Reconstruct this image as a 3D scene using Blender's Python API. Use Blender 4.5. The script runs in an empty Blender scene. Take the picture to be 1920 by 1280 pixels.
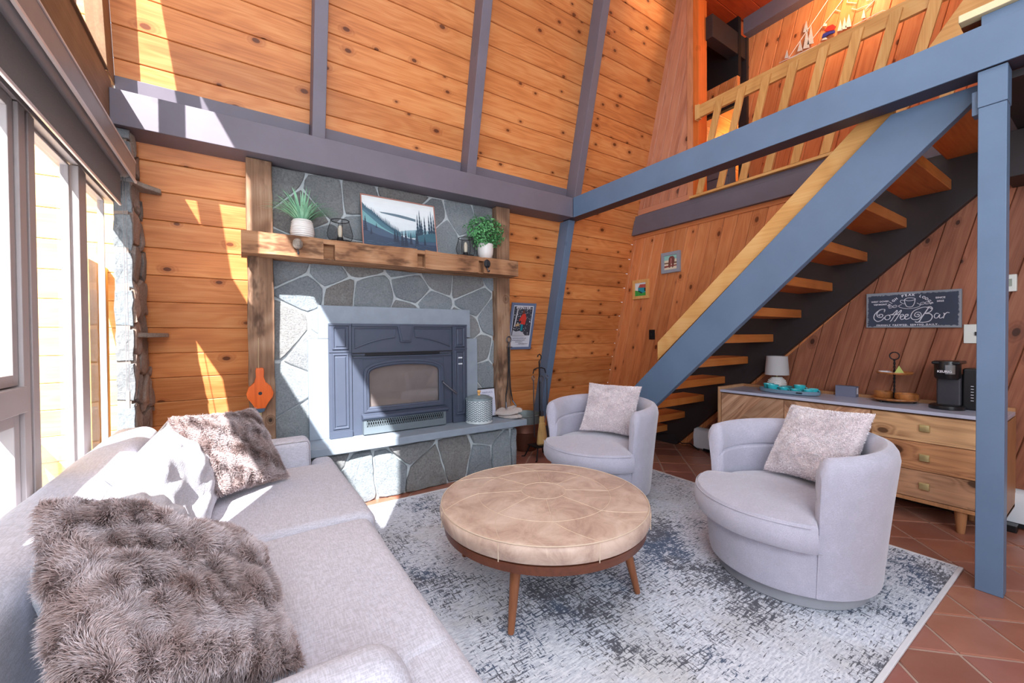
import bpy, math, random
import numpy as np
from mathutils import Vector, Matrix, noise
random.seed(7)
S = bpy.context.scene
COL = S.collection
R = math.radians
# ------------------------------------------------------------------ camera
YAW, PITCH, ROLL, FPX, EYE = .58458, .013078, -.0073115, 769.04, 1.3
F = Vector((math.sin(YAW)*math.cos(PITCH), math.cos(YAW)*math.cos(PITCH), -math.sin(PITCH)))
R0 = Vector((math.cos(YAW), -math.sin(YAW), 0)); U0 = R0.cross(F)
RR = R0*math.cos(ROLL)+U0*math.sin(ROLL); UU = U0*math.cos(ROLL)-R0*math.sin(ROLL)
cam_d = bpy.data.cameras.new('camera'); cam = bpy.data.objects.new('camera', cam_d); COL.objects.link(cam)
cam_d.sensor_width = 36; cam_d.lens = FPX/1920*36; cam_d.clip_start = .02
M = Matrix((RR, UU, -F)).transposed().to_4x4(); M.translation = Vector((0, 0, EYE)); cam.matrix_world = M
S.camera = cam
# ------------------------------------------------------------------ world, sun, added fill lights, loft lights
W = bpy.data.worlds.new('world'); S.world = W; W.use_nodes = True
wb = W.node_tree.nodes['Background']; wb.inputs[0].default_value = (.80, .90, 1, 1); wb.inputs[1].default_value = 1.3
SUN = Vector((.465, .885, -.90)).normalized()
def light(name, kind, loc, power, col=(1, 1, 1), aim=None, size=1, size_y=None, **k):
    d = bpy.data.lights.new(name, kind); o = bpy.data.objects.new(name, d); COL.objects.link(o)
    d.energy = power; d.color = col; o.location = loc
    if aim is not None: o.rotation_euler = Vector(aim).to_track_quat('-Z', 'Y').to_euler()
    if kind == 'AREA':
        d.size = size
        if size_y: d.shape = 'RECTANGLE'; d.size_y = size_y
    if kind in ('POINT', 'SPOT'): d.shadow_soft_size = size
    for a, b in k.items(): setattr(d, a, b)
    return o
light('sun', 'SUN', (-3, -5, 8), 21.0, (1, .95, .88), SUN, angle=R(.5))
light('ceiling_fill', 'AREA', (.8, .3, 5.0), 62, (.96, .97, 1), (-.05, .35, -1), 2.6, 2.6)
light('rear_fill', 'AREA', (.4, -2.2, 2.3), 118, (.84, .92, 1), (.45, 1, -.05), 2.6, 2.2)  # added soft fill behind the camera; no window there
light('gable_fill', 'AREA', (-.55, -.75, 2.2), 75, (.84, .92, 1), (.7, 1, -.1), 1.1, 2.6)  # added fill in front of the solid part of the gable wall
light('loft_lamp_light', 'POINT', (4.9, 1.5, 4.75), 26, (1, .58, .28), size=.10)
light('loft_bedroom_light', 'POINT', (6.0, 3.0, 4.0), 30, (1, .60, .25), size=.08)
light('loft_track_light', 'SPOT', (3.75, 2.4, 5.5), 26, (1, .72, .42), (.14, .9, -.62), .05, spot_size=R(52), spot_blend=.9)
S.view_settings.view_transform = 'Standard'; S.view_settings.look = 'None'
S.view_settings.exposure = 0.12; S.view_settings.gamma = 1
try: S.view_settings.use_curve_mapping = False
except Exception: pass
try:
    S.cycles.use_denoising = True; S.cycles.max_bounces = 8; S.cycles.sample_clamp_indirect = 6
    S.cycles.caustics_reflective = False; S.cycles.caustics_refractive = False
except Exception: pass

# ------------------------------------------------------------------ materials
def srgb(r, g, b):
    f = lambda c: (c/255/12.92) if c/255 <= .04045 else ((c/255+.055)/1.055)**2.4
    return (f(r), f(g), f(b), 1)
class NT:
    def __init__(s, name):
        s.m = bpy.data.materials.new(name); s.m.use_nodes = True; s.t = s.m.node_tree; s.n = s.t.nodes
        s.b = s.n['Principled BSDF']
    def new(s, kind, **k):
        n = s.n.new(kind)
        for a, v in k.items(): setattr(n, a, v)
        return n
    def put(s, sock, v):
        if hasattr(v, 'is_linked') or isinstance(v, bpy.types.NodeSocket): s.t.links.new(v, sock)
        else: sock.default_value = v
    def math(s, op, a, b=0., c=None, clamp=False):
        n = s.new('ShaderNodeMath', operation=op); n.use_clamp = clamp
        s.put(n.inputs[0], a); s.put(n.inputs[1], b)
        if c is not None: s.put(n.inputs[2], c)
        return n.outputs[0]
    def mix(s, f, a, b, mode='MIX'):
        n = s.new('ShaderNodeMix', data_type='RGBA', blend_type=mode)
        s.put(n.inputs[0], f); s.put(n.inputs[6], a); s.put(n.inputs[7], b)
        return n.outputs[2]
    def ramp(s, v, stops, interp='LINEAR'):
        n = s.new('ShaderNodeValToRGB'); s.put(n.inputs[0], v); n.color_ramp.interpolation = interp
        e = n.color_ramp.elements
        for i, (p, c) in enumerate(stops):
            el = e[i] if i < 2 else e.new(p)
            el.position = p; el.color = c if len(c) == 4 else (*c, 1)
        return n.outputs[0]
    def step(s, v, a, b):
        n = s.new('ShaderNodeMapRange', interpolation_type='SMOOTHSTEP')
        s.put(n.inputs[0], v); n.inputs[1].default_value = a; n.inputs[2].default_value = b
        return n.outputs[0]
    def noise(s, vec, scale, detail=3, rough=.55, dist=0):
        n = s.new('ShaderNodeTexNoise'); s.put(n.inputs['Vector'], vec); n.inputs['Scale'].default_value = scale
        n.inputs['Detail'].default_value = detail; n.inputs['Roughness'].default_value = rough; n.inputs['Distortion'].default_value = dist
        return n.outputs[0]
    def vmap(s, vec, scale=(1, 1, 1), loc=(0, 0, 0), rot=(0, 0, 0)):
        n = s.new('ShaderNodeMapping'); s.put(n.inputs[0], vec); n.inputs[1].default_value = loc
        n.inputs[2].default_value = rot; n.inputs[3].default_value = scale
        return n.outputs[0]
    def bump(s, h, strength=.3, dist=.01):
        n = s.new('ShaderNodeBump'); n.inputs[0].default_value = strength; n.inputs[1].default_value = dist
        s.put(n.inputs['Height'], h); s.t.links.new(n.outputs[0], s.b.inputs['Normal'])
    def obj(s): return s.new('ShaderNodeTexCoord').outputs['Object']
    def uv(s): return s.new('ShaderNodeTexCoord').outputs['UV']
    def island(s): return s.new('ShaderNodeNewGeometry').outputs['Random Per Island']
    def fin(s, col, rough=.6, spec=.5, metal=0):
        s.put(s.b.inputs['Base Color'], col); s.put(s.b.inputs['Roughness'], rough)
        s.b.inputs['Specular IOR Level'].default_value = spec; s.b.inputs['Metallic'].default_value = metal
        return s.m
def plain(name, col, rough=.5, metal=0, spec=.5, mottle=.06, scale=18, bump=0, emit=0):
    t = NT(name); v = t.noise(t.obj(), scale, 4)
    c2 = tuple(max(0, x*(1-mottle*2)) for x in col[:3])+(1,); c1 = tuple(min(1, x*(1+mottle)) for x in col[:3])+(1,)
    c = t.mix(v, c2, c1)
    if bump: t.bump(t.noise(t.obj(), scale*6, 3), bump, .004)
    m = t.fin(c, rough, spec, metal)
    if emit: t.b.inputs['Emission Color'].default_value = col; t.b.inputs['Emission Strength'].default_value = emit
    return m
def wood(name, base, dark, light=None, uvs=True, axis='X', knots=.6, var=.25, rough=.45, ring=.5, spec=.35, kscale=4.2, streak=0, bk=.10):
    """pine / oak: grain along u, knots with halos, per-board variation"""
    t = NT(name); light = light or tuple(min(1, c*1.25) for c in base[:3])+(1,)
    if uvs: vec = t.uv(); rnd = t.island()
    else:
        vec = t.obj(); rnd = t.new('ShaderNodeObjectInfo').outputs['Random']
        vec = t.vmap(vec, rot={'X': (0, 0, 0), 'Y': (0, 0, R(90)), 'Z': (0, R(90), 0)}[axis])
    cx = t.new('ShaderNodeCombineXYZ'); t.put(cx.inputs[0], t.math('MULTIPLY', rnd, 37.)); t.put(cx.inputs[1], t.math('MULTIPLY', rnd, 91.)); t.put(cx.inputs[2], t.math('MULTIPLY', rnd, 53.))
    ad = t.new('ShaderNodeVectorMath', operation='ADD'); t.put(ad.inputs[0], vec); t.put(ad.inputs[1], cx.outputs[0]); v = ad.outputs[0]
    # knots
    vo = t.new('ShaderNodeTexVoronoi', voronoi_dimensions='2D' if uvs else '3D'); t.put(vo.inputs['Vector'], t.vmap(v, (.8, 1.3, 1))); vo.inputs['Scale'].default_value = kscale
    d = vo.outputs['Distance']; sp = t.new('ShaderNodeSeparateColor'); t.put(sp.inputs[0], vo.outputs['Color'])
    gate = t.step(sp.outputs[0], 1-knots, 1-knots+.02)
    size = t.math('MULTIPLY_ADD', sp.outputs[1], .065, .045)
    kd = t.math('DIVIDE', d, size)
    knot = t.math('MULTIPLY', t.step(kd, 1.15, .8), gate)
    halo = t.math('MULTIPLY', t.step(kd, 3.2, .9), gate)
    # grain
    bend = t.noise(t.vmap(v, (1.1, 5.5, 1)), 1, 2); bend = t.math('ADD', bend, t.math('MULTIPLY', halo, .22))
    rings = t.math('PINGPONG', t.math('MULTIPLY', bend, 8.), .5); rings = t.step(rings, .0, .5)
    fine = t.noise(t.vmap(v, (2.2, 95, 60)), 1, 3, .6); broad = t.noise(t.vmap(v, (.7, 7, 3)), 1, 2)
    g = t.math('MULTIPLY_ADD', rings, ring*.22, t.math('MULTIPLY', fine, .48)); g = t.math('MULTIPLY_ADD', broad, .52, g)
    c = t.ramp(g, [(.30, light), (.58, base), (1.0, dark)])
    tint = t.math('MULTIPLY_ADD', rnd, var, 1-var*.55)
    hs = t.new('ShaderNodeHueSaturation'); t.put(hs.inputs['Value'], tint); t.put(hs.inputs['Color'], c); c = hs.outputs[0]
    if streak:
        st = t.step(t.noise(t.vmap(v, (1.8, 26, 5) if streak > .6 else (1.6, 14, 3)), 1, 4, .65), .54 if streak > .6 else .60, .66 if streak > .6 else .72); c = t.mix(t.math('MULTIPLY', st, streak), c, dark)
    kc = tuple(x*.30 for x in dark[:3])+(1,)
    c = t.mix(t.math('MULTIPLY', halo, .45), c, dark); c = t.mix(t.math('MULTIPLY', knot, .85), c, kc)
    t.bump(fine if bk < .2 else t.math('SUBTRACT', fine, st), bk, .002 if bk < .2 else .006)
    return t.fin(c, rough, spec)
def paint(name, col, rough=.5, wear=.5):
    t = NT(name); v = t.obj()
    c = t.mix(t.noise(v, 3.0, 5, .6), tuple(x*.80 for x in col[:3])+(1,), tuple(min(1, x*1.18) for x in col[:3])+(1,))
    vo = t.new('ShaderNodeTexVoronoi'); t.put(vo.inputs['Vector'], v); vo.inputs['Scale'].default_value = 3.2
    sp = t.new('ShaderNodeSeparateColor'); t.put(sp.inputs[0], vo.outputs['Color'])
    k = t.math('MULTIPLY', t.step(vo.outputs['Distance'], .11, .05), t.step(sp.outputs[0], .62, .66))
    c = t.mix(t.math('MULTIPLY', k, .35), c, tuple(x*.45 for x in col[:3])+(1,))
    n2 = t.noise(v, 26, 5, .7); c = t.mix(t.math('MULTIPLY', t.step(n2, .70, .76), wear), c, tuple(x*.35 for x in col[:3])+(1,))
    t.bump(t.noise(v, 40, 3), .15, .003)
    return t.fin(c, rough, .4)
def fabric(name, col, weave=420, rough=.95, mottle=.10, bump=.35, sheen=.2, mscale=9):
    t = NT(name); v = t.obj()
    a = t.noise(t.vmap(v, (1, .12, 1)), weave, 2); b = t.noise(t.vmap(v, (.12, 1, 1)), weave, 2)
    h = t.math('ADD', a, b); m = t.noise(v, mscale, 5, .65)
    c = t.mix(m, tuple(x*(1-mottle*2) for x in col[:3])+(1,), tuple(min(1, x*(1+mottle)) for x in col[:3])+(1,))
    c = t.mix(t.step(h, .75, 1.25), tuple(x*.72 for x in col[:3])+(1,), c)
    t.bump(h, bump, .002); t.b.inputs['Sheen Weight'].default_value = sheen
    return t.fin(c, rough, .15)
m = {}
m['pine'] = wood('honey_pine_boards', srgb(208, 130, 74), srgb(144, 70, 34), srgb(226, 160, 102), knots=.42, var=.30, kscale=4.6)
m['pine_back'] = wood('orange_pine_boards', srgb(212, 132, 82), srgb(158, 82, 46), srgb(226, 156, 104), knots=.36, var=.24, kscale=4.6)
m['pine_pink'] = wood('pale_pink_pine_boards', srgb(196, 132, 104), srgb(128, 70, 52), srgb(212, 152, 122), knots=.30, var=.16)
m['pine_shaded'] = wood('shaded_pine_boards', srgb(150, 92, 68), srgb(92, 48, 34), srgb(176, 118, 90), knots=.40, var=.30, rough=.5)  # the wall's pine again, with the shade under the stairs put into the colour
m['oak'] = wood('light_oak', srgb(214, 160, 96), srgb(170, 112, 58), srgb(228, 184, 124), uvs=False, axis='Y', knots=0, var=.1)
m['oak_z'] = wood('light_oak_upright', srgb(214, 160, 96), srgb(170, 112, 58), srgb(228, 184, 124), uvs=False, axis='Z', knots=0, var=.16)
m['oak_x'] = wood('stair_tread_oak', srgb(192, 112, 54), srgb(132, 64, 26), srgb(208, 134, 74), uvs=False, axis='X', knots=0, var=.12, rough=.35)
m['barn_z'] = wood('weathered_barn_post', srgb(140, 108, 86), srgb(66, 46, 36), srgb(176, 148, 124), uvs=False, axis='Z', knots=.12, var=.1, rough=.9, streak=.8, bk=.6, ring=.9, kscale=6)
m['barn_x'] = wood('weathered_barn_beam', srgb(160, 116, 84), srgb(78, 50, 36), srgb(190, 150, 116), uvs=False, axis='X', knots=.12, var=.05, rough=.9, streak=.8, bk=.6, ring=.9, kscale=6)
m['acacia'] = wood('acacia_veneer', srgb(190, 146, 116), srgb(116, 70, 48), srgb(210, 172, 142), knots=.30, var=.45, rough=.5, ring=.9, kscale=3, streak=.35)
m['acacia_leg'] = wood('acacia_leg', srgb(170, 122, 84), srgb(104, 66, 42), uvs=False, axis='Z', knots=0, var=.1)
m['walnut'] = wood('walnut_ring', srgb(108, 62, 44), srgb(58, 30, 22), uvs=False, axis='X', knots=0, var=.1, rough=.35)
m['walnut_leg'] = wood('walnut_leg', srgb(132, 82, 54), srgb(78, 44, 28), uvs=False, axis='Z', knots=0, var=.05, rough=.35)
m['traywood'] = wood('tray_wood', srgb(176, 112, 62), srgb(96, 52, 26), uvs=False, axis='X', knots=0, var=.2, rough=.35, ring=1)
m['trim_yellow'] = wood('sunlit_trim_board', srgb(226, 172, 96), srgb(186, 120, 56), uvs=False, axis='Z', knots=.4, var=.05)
m['header'] = wood('brown_header_beam', srgb(128, 98, 72), srgb(84, 60, 44), srgb(150, 118, 88), uvs=False, axis='Y', knots=.2, var=.05, rough=.6)
m['slate_blue'] = paint('slate_blue_paint', srgb(98, 120, 148), .42)
m['slate_bounce_tint'] = paint('slate_paint_bounce_tint', srgb(110, 104, 116), .5)  # same slate paint, with warm bounce light put into the colour
m['slate_shaded'] = paint('slate_paint_shaded', srgb(64, 58, 70), .5)  # slate paint darkened to carry the shade under the tie beam
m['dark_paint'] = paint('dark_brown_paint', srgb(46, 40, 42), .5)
m['frame_grey'] = paint('warm_grey_frame_paint', srgb(168, 160, 160), .5, .35)
m['sofa'] = fabric('sofa_linen', srgb(208, 208, 222), 300, mottle=.03)
m['sofa2'] = fabric('cushion_linen', srgb(208, 210, 222), 260, mottle=.05, bump=.5)
m['velvet'] = fabric('grey_lilac_velvet', srgb(190, 188, 206), 500, rough=.8, mottle=.17, sheen=.5, mscale=14)
m['rope'] = plain('twine', srgb(190, 170, 130), .9)
m['black'] = plain('black_plastic', srgb(24, 24, 27), .28)
m['black_matte'] = plain('loft_shade_black', srgb(40, 40, 44), .55, .6)
m['iron'] = plain('wrought_iron', srgb(92, 92, 100), .45, .8)
m['stove'] = plain('blue_grey_cast_iron', srgb(72, 80, 98), .45, .2, mottle=.05)
m['white'] = plain('white_glaze', srgb(225, 222, 220), .4, mottle=.03)
m['plastic_white'] = plain('white_plastic', srgb(222, 226, 222), .4, mottle=.02)
m['heater'] = plain('white_enamel', srgb(224, 230, 238), .35, mottle=.03)
m['teal'] = plain('turquoise_glaze', srgb(64, 200, 212), .2, mottle=.06)
m['tray'] = plain('grey_blue_lacquer', srgb(120, 146, 166), .15)
m['box'] = plain('slate_card', srgb(112, 116, 140), .6)
m['brass'] = plain('brushed_brass', srgb(208, 190, 138), .35, .7)
m['copper'] = plain('aged_copper', srgb(124, 80, 66), .5, .55, mottle=.3, scale=7)
m['zinc'] = plain('galvanised_zinc', srgb(128, 140, 142), .5, .4, mottle=.25, scale=25)
m['paper'] = plain('paper', srgb(226, 226, 236), .8, mottle=.02)
m['straw'] = wood('broom_straw', srgb(214, 178, 118), srgb(160, 118, 66), uvs=False, axis='Z', knots=0, var=.1, rough=.9)
m['glove'] = fabric('glove_suede', srgb(196, 184, 180), 300, mottle=.08)
m['orange'] = wood('orange_varnish', srgb(216, 98, 34), srgb(170, 66, 20), srgb(226, 120, 50), uvs=False, axis='Z', knots=0, var=.05, rough=.25)
m['stonecap'] = plain('bluestone_slab', srgb(140, 152, 166), .65, mottle=.12, scale=9, bump=.25)
m['glassbulb'] = plain('bulb_glass', srgb(236, 226, 205), .15)
m['shade'] = fabric('roller_shade_cloth', srgb(92, 82, 80), 600, mottle=.06, bump=.1)
m['alu'] = plain('anodised_cassette', srgb(150, 148, 150), .4, .3)
m['alu_edge'] = plain('bright_cassette_edge', srgb(226, 216, 214), .35, .2)
m['binding'] = plain('rug_binding', srgb(214, 214, 220), .9)
m['soil'] = plain('moss', srgb(70, 70, 50), .9)
m['snow'] = plain('pale_ground', srgb(225, 228, 232), .9)
def flat(name, r, g, b, rough=.7): return plain(name, srgb(r, g, b), rough, mottle=.03)

def mk_stone(name, base, base2, bumpy=.9):
    t = NT(name); v = t.obj(); rnd = t.island()
    c = t.ramp(rnd, [(0, base), (.35, base2), (.55, tuple(x*1.18 for x in base[:3])+(1,)), (.8, srgb(158, 152, 146)), (1, base)])
    n = t.ramp(t.noise(v, 70, 7, .8), [(.34, (0, 0, 0, 1)), (.66, (1, 1, 1, 1))]); n2 = t.noise(v, 7, 5, .6)
    c = t.mix(n, t.mix(.38, c, (.05, .06, .07, 1)), t.mix(.30, c, (.8, .82, .84, 1)))
    c = t.mix(t.math('MULTIPLY', t.step(n2, .5, .7), .35), c, srgb(196, 204, 206))
    t.bump(t.math('ADD', n, t.math('MULTIPLY', n2, 1.6)), bumpy, .012)
    return t.fin(c, .85, .25)
m['stone'] = mk_stone('grey_fieldstone', srgb(160, 174, 186), srgb(176, 186, 192))
m['stone_tan'] = mk_stone('tan_fieldstone', srgb(214, 172, 146), srgb(196, 176, 158))
m['mortar'] = plain('light_mortar', srgb(190, 198, 202), .95, mottle=.15, scale=40, bump=.5)
m['mortar_tan'] = plain('tan_mortar', srgb(156, 140, 130), .95, mottle=.15, scale=40, bump=.5)
def mk_tile():
    t = NT('terracotta_tiles'); rnd = t.island(); v = t.obj()
    c = t.ramp(rnd, [(0, srgb(136, 76, 60)), (.3, srgb(156, 90, 68)), (.55, srgb(168, 106, 82)), (.8, srgb(146, 82, 74)), (1, srgb(176, 122, 94))])
    n = t.noise(v, 6, 4); c = t.mix(n, t.mix(.3, c, (.08, .03, .02, 1)), t.mix(.15, c, (.8, .6, .5, 1)))
    t.bump(t.noise(v, 14, 3), .2, .004)
    return t.fin(c, .32, .5)
m['tile'] = mk_tile(); m['grout'] = plain('pale_grout', srgb(176, 150, 136), .9)
def mk_rug():
    t = NT('distressed_rug'); v = t.obj()
    big = t.noise(v, 1.5, 4, .62); big2 = t.noise(t.vmap(v, loc=(7, 3, 0)), 2.0, 4, .6)
    a = t.noise(t.vmap(v, (18, 95, 1)), 1, 3, .7); b = t.noise(t.vmap(v, (100, 20, 1)), 1, 3, .7)
    s = t.math('MAXIMUM', a, t.math('MULTIPLY', b, .97)); th = t.math('MULTIPLY_ADD', big, -.78, .95)
    dark = t.step(t.math('SUBTRACT', s, th), .0, .035); wide = t.noise(v, 22, 5, .8); dark = t.math('MULTIPLY', dark, t.step(wide, .34, .46))
    base = t.mix(t.step(t.noise(t.vmap(v, (30, 120, 1)), 1, 3), .4, .62), srgb(190, 196, 210), srgb(220, 224, 234))
    base = t.mix(t.math('MULTIPLY', t.step(big2, .52, .66), .4), base, srgb(180, 178, 176))
    ink = t.mix(t.step(big2, .40, .52), srgb(56, 76, 104), srgb(70, 72, 82))
    c = t.mix(t.math('MULTIPLY', dark, .9), base, ink)
    t.bump(t.noise(t.vmap(v, (150, 40, 1)), 1, 2), .5, .004)
    return t.fin(c, .95, .1)
m['rug'] = mk_rug()
def mk_leather():
    t = NT('tan_leather'); v = t.obj()
    n = t.noise(v, 6, 7, .7, .8); c = t.ramp(n, [(.34, srgb(170, 142, 128)), (.5, srgb(196, 170, 154)), (.66, srgb(212, 190, 176))])
    c = t.mix(t.math('MULTIPLY', t.step(t.noise(t.vmap(v, (40, 6, 6)), 1, 4, .7), .62, .75), .35), c, srgb(226, 208, 190))
    t.bump(t.noise(v, 120, 3), .12, .002)
    return t.fin(c, .42, .45)
m['leather'] = mk_leather(); m['stitch'] = plain('pale_stitching', srgb(214, 194, 172), .7)
def mk_fur(name, root, mid, tip, patch=.0):
    t = NT(name); uv = t.new('ShaderNodeSeparateXYZ'); t.put(uv.inputs[0], t.uv()); v = t.obj()
    c = t.ramp(uv.outputs[1], [(0, root), (.55, mid), (1, tip)])
    n = t.noise(v, 9, 4, .6); c = t.mix(t.math('MULTIPLY', t.step(n, .44, .62), patch), c, tuple(x*y for x, y in zip(mid, (.72, .60, .54, 1))))
    hs = t.new('ShaderNodeHueSaturation'); t.put(hs.inputs['Value'], t.math('MULTIPLY_ADD', uv.outputs[0], .5, .75)); t.put(hs.inputs['Color'], c)
    return t.fin(hs.outputs[0], .75, .2)
m['fur'] = mk_fur('brown_sheepskin', srgb(100, 80, 80), srgb(172, 152, 150), srgb(232, 224, 230), .5)
m['furskin'] = plain('sheepskin_base', srgb(96, 78, 76), .9)
m['plush'] = mk_fur('blush_plush', srgb(236, 226, 230), srgb(246, 238, 242), srgb(252, 248, 250))
m['plushskin'] = fabric('blush_plush_base', srgb(224, 210, 214), 200, mottle=.05)
m['leafA'] = plain('grass_blade', srgb(156, 214, 178), .5, mottle=.2, scale=30)
m['leafB'] = plain('box_leaf', srgb(96, 172, 106), .5, mottle=.45, scale=40)
def mk_glass(name, tint=(.9, .95, .97), alpha=.12, rough=.03):
    t = NT(name); tr = t.new('ShaderNodeBsdfTransparent'); gl = t.new('ShaderNodeBsdfGlossy'); gl.inputs['Roughness'].default_value = rough
    tr.inputs[0].default_value = (*tint, 1); mx = t.new('ShaderNodeMixShader')
    fr = t.new('ShaderNodeFresnel'); fr.inputs[0].default_value = 1.22
    bf = t.new('ShaderNodeNewGeometry').outputs['Backfacing']; fac = t.math('MULTIPLY', fr.outputs[0], t.math('SUBTRACT', 1., bf))
    t.put(mx.inputs[0], t.math('ADD', fac, alpha)); t.t.links.new(tr.outputs[0], mx.inputs[1]); t.t.links.new(gl.outputs[0], mx.inputs[2])
    t.t.links.new(mx.outputs[0], t.n['Material Output'].inputs[0]); return t.m
m['glass'] = mk_glass('window_glass', (.97, .98, 1), .0); m['fireglass'] = mk_glass('smoky_fire_glass', (.93, .86, .82), .06)
def mk_mesh():
    t = NT('fine_wire_mesh'); v = t.vmap(t.obj(), (1, 1, 1))
    ch = t.new('ShaderNodeTexChecker'); t.put(ch.inputs[0], v); ch.inputs[3].default_value = 420
    tr = t.new('ShaderNodeBsdfTransparent'); mx = t.new('ShaderNodeMixShader')
    t.put(mx.inputs[0], t.math('MULTIPLY_ADD', ch.outputs[1], .20, .08)); t.t.links.new(tr.outputs[0], mx.inputs[1]); t.t.links.new(t.b.outputs[0], mx.inputs[2])
    t.t.links.new(mx.outputs[0], t.n['Material Output'].inputs[0]); t.fin(srgb(60, 58, 60), .5); return t.m
m['mesh'] = mk_mesh()

# ------------------------------------------------------------------ mesh helpers
class MB:
    def __init__(s): s.v = []; s.f = []; s.mi = []; s.uv = []
    def add(s, vs, fs, mi=0, uvs=None):
        o = len(s.v); s.v += [tuple(p) for p in vs]
        for k, f in enumerate(fs):
            s.f.append(tuple(i+o for i in f)); s.mi.append(mi); s.uv.append(uvs[k] if uvs else None)
        return s
    def box(s, x0, x1, y0, y1, z0, z1, mi=0):
        vs = [(x, y, z) for x in (x0, x1) for y in (y0, y1) for z in (z0, z1)]
        return s.add(vs, [(0, 1, 3, 2), (4, 6, 7, 5), (0, 4, 5, 1), (2, 3, 7, 6), (0, 2, 6, 4), (1, 5, 7, 3)], mi)
    def prism(s, poly, off, mi=0):
        n = len(poly); off = Vector(off); a = [Vector(p) for p in poly]; b = [p+off for p in a]
        fs = [tuple(range(n-1, -1, -1)), tuple(range(n, 2*n))]+[(i, (i+1) % n, n+(i+1) % n, n+i) for i in range(n)]
        return s.add(a+b, fs, mi)
    def lathe(s, prof, c=(0, 0, 0), n=32, mi=0, sx=1, sy=1, caps=True):
        vs = []; fs = []; k = len(prof)
        for i in range(n):
            a = 2*math.pi*i/n
            for r, z in prof: vs.append((c[0]+r*sx*math.cos(a), c[1]+r*sy*math.sin(a), c[2]+z))
        for i in range(n):
            j = (i+1) % n
            for q in range(k-1): fs.append((i*k+q, j*k+q, j*k+q+1, i*k+q+1))
        if caps:
            if prof[0][0] > 1e-5: fs.append(tuple(i*k for i in range(n))[::-1])
            if prof[-1][0] > 1e-5: fs.append(tuple(i*k+k-1 for i in range(n)))
        return s.add(vs, fs, mi)
    def tube(s, pts, r, n=8, mi=0, closed=False):
        pts = [Vector(p) for p in pts]; k = len(pts); vs = []; rs = r if isinstance(r, (list, tuple)) else [r]*k
        prev = None
        for i, p in enumerate(pts):
            t = (pts[(i+1) % k]-pts[i-1]) if closed else (pts[min(i+1, k-1)]-pts[max(i-1, 0)])
            t.normalize()
            if prev is None:
                up = Vector((0, 0, 1)) if abs(t.z) < .9 else Vector((1, 0, 0)); a = t.cross(up).normalized()
            else: a = (prev-t*prev.dot(t)).normalized()
            prev = a; b = t.cross(a)
            for q in range(n):
                w = 2*math.pi*q/n; vs.append(p+(a*math.cos(w)+b*math.sin(w))*rs[i])
        fs = []
        for i in range(k if closed else k-1):
            j = (i+1) % k
            for q in range(n): fs.append((i*n+q, i*n+(q+1) % n, j*n+(q+1) % n, j*n+q))
        if not closed: fs += [tuple(range(n))[::-1], tuple(range((k-1)*n, k*n))]
        return s.add(vs, fs, mi)
    def build(s, name, mats, parent=None, smooth=False, bevel=0, seg=2, sub=0, local=False):
        me = bpy.data.meshes.new(name); off = Vector((0, 0, 0))
        if parent is not None and not local:
            q = parent
            while q: off += Vector(q.location); q = q.parent
        me.from_pydata([Vector(p)-off for p in s.v], [], s.f); 
        if any(u for u in s.uv):
            ul = me.uv_layers.new(name='UVMap'); i = 0
            for p, u in zip(me.polygons, s.uv):
                for k, li in enumerate(p.loop_indices):
                    if u: ul.data[li].uv = u[k]
        for mt in (mats if isinstance(mats, (list, tuple)) else [mats]): me.materials.append(mt)
        for p, i in zip(me.polygons, s.mi): p.material_index = i
        me.update()
        import bmesh
        b = bmesh.new(); b.from_mesh(me); bmesh.ops.recalc_face_normals(b, faces=b.faces); b.to_mesh(me); b.free()
        if smooth:
            for p in me.polygons: p.use_smooth = True
        o = bpy.data.objects.new(name, me); COL.objects.link(o)
        if parent is not None: o.parent = parent
        if bevel:
            mo = o.modifiers.new('bevel', 'BEVEL'); mo.width = bevel; mo.segments = seg; mo.limit_method = 'ANGLE'; mo.angle_limit = R(40)
            for p in me.polygons: p.use_smooth = True
            mo.harden_normals = True
        if sub:
            mo = o.modifiers.new('sub', 'SUBSURF'); mo.levels = sub; mo.render_levels = sub
            for p in me.polygons: p.use_smooth = True
        if smooth and not bevel and not sub:
            try:
                mo = o.modifiers.new('sm', 'EDGE_SPLIT'); mo.split_angle = R(38)
            except Exception: pass
        return o
def thing(name, label, cat, loc=(0, 0, 0), rz=0, group=None):
    o = bpy.data.objects.new(name, None); COL.objects.link(o); o.location = loc; o.rotation_euler = (0, 0, rz)
    o.empty_display_size = .05
    return tag(o, label, cat, group)
def tag(o, label, cat, group=None):
    o['label'] = label; o['category'] = cat
    if group: o['group'] = group
    return o
def struct(o): o['kind'] = 'structure'; return o
def dup(root, loc, label=None, rz=None, scale=None):
    r = root.copy(); COL.objects.link(r); r.location = loc
    if rz is not None: r.rotation_euler = (0, 0, rz)
    if scale: r.scale = (scale,)*3
    if label: r['label'] = label
    for ch in list(root.children):
        c = ch.copy(); COL.objects.link(c); c.parent = r
        for g in ch.children:
            d = g.copy(); COL.objects.link(d); d.parent = c
    return r
def clip(poly, n, d):
    """keep the side of a 2D polygon where n.p <= d"""
    out = []
    for i, p in enumerate(poly):
        q = poly[(i+1) % len(poly)]; a = n[0]*p[0]+n[1]*p[1]-d; b = n[0]*q[0]+n[1]*q[1]-d
        if a <= 0: out.append(p)
        if (a < 0 < b) or (b < 0 < a):
            t = a/(a-b); out.append((p[0]+(q[0]-p[0])*t, p[1]+(q[1]-p[1])*t))
    return out
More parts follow.
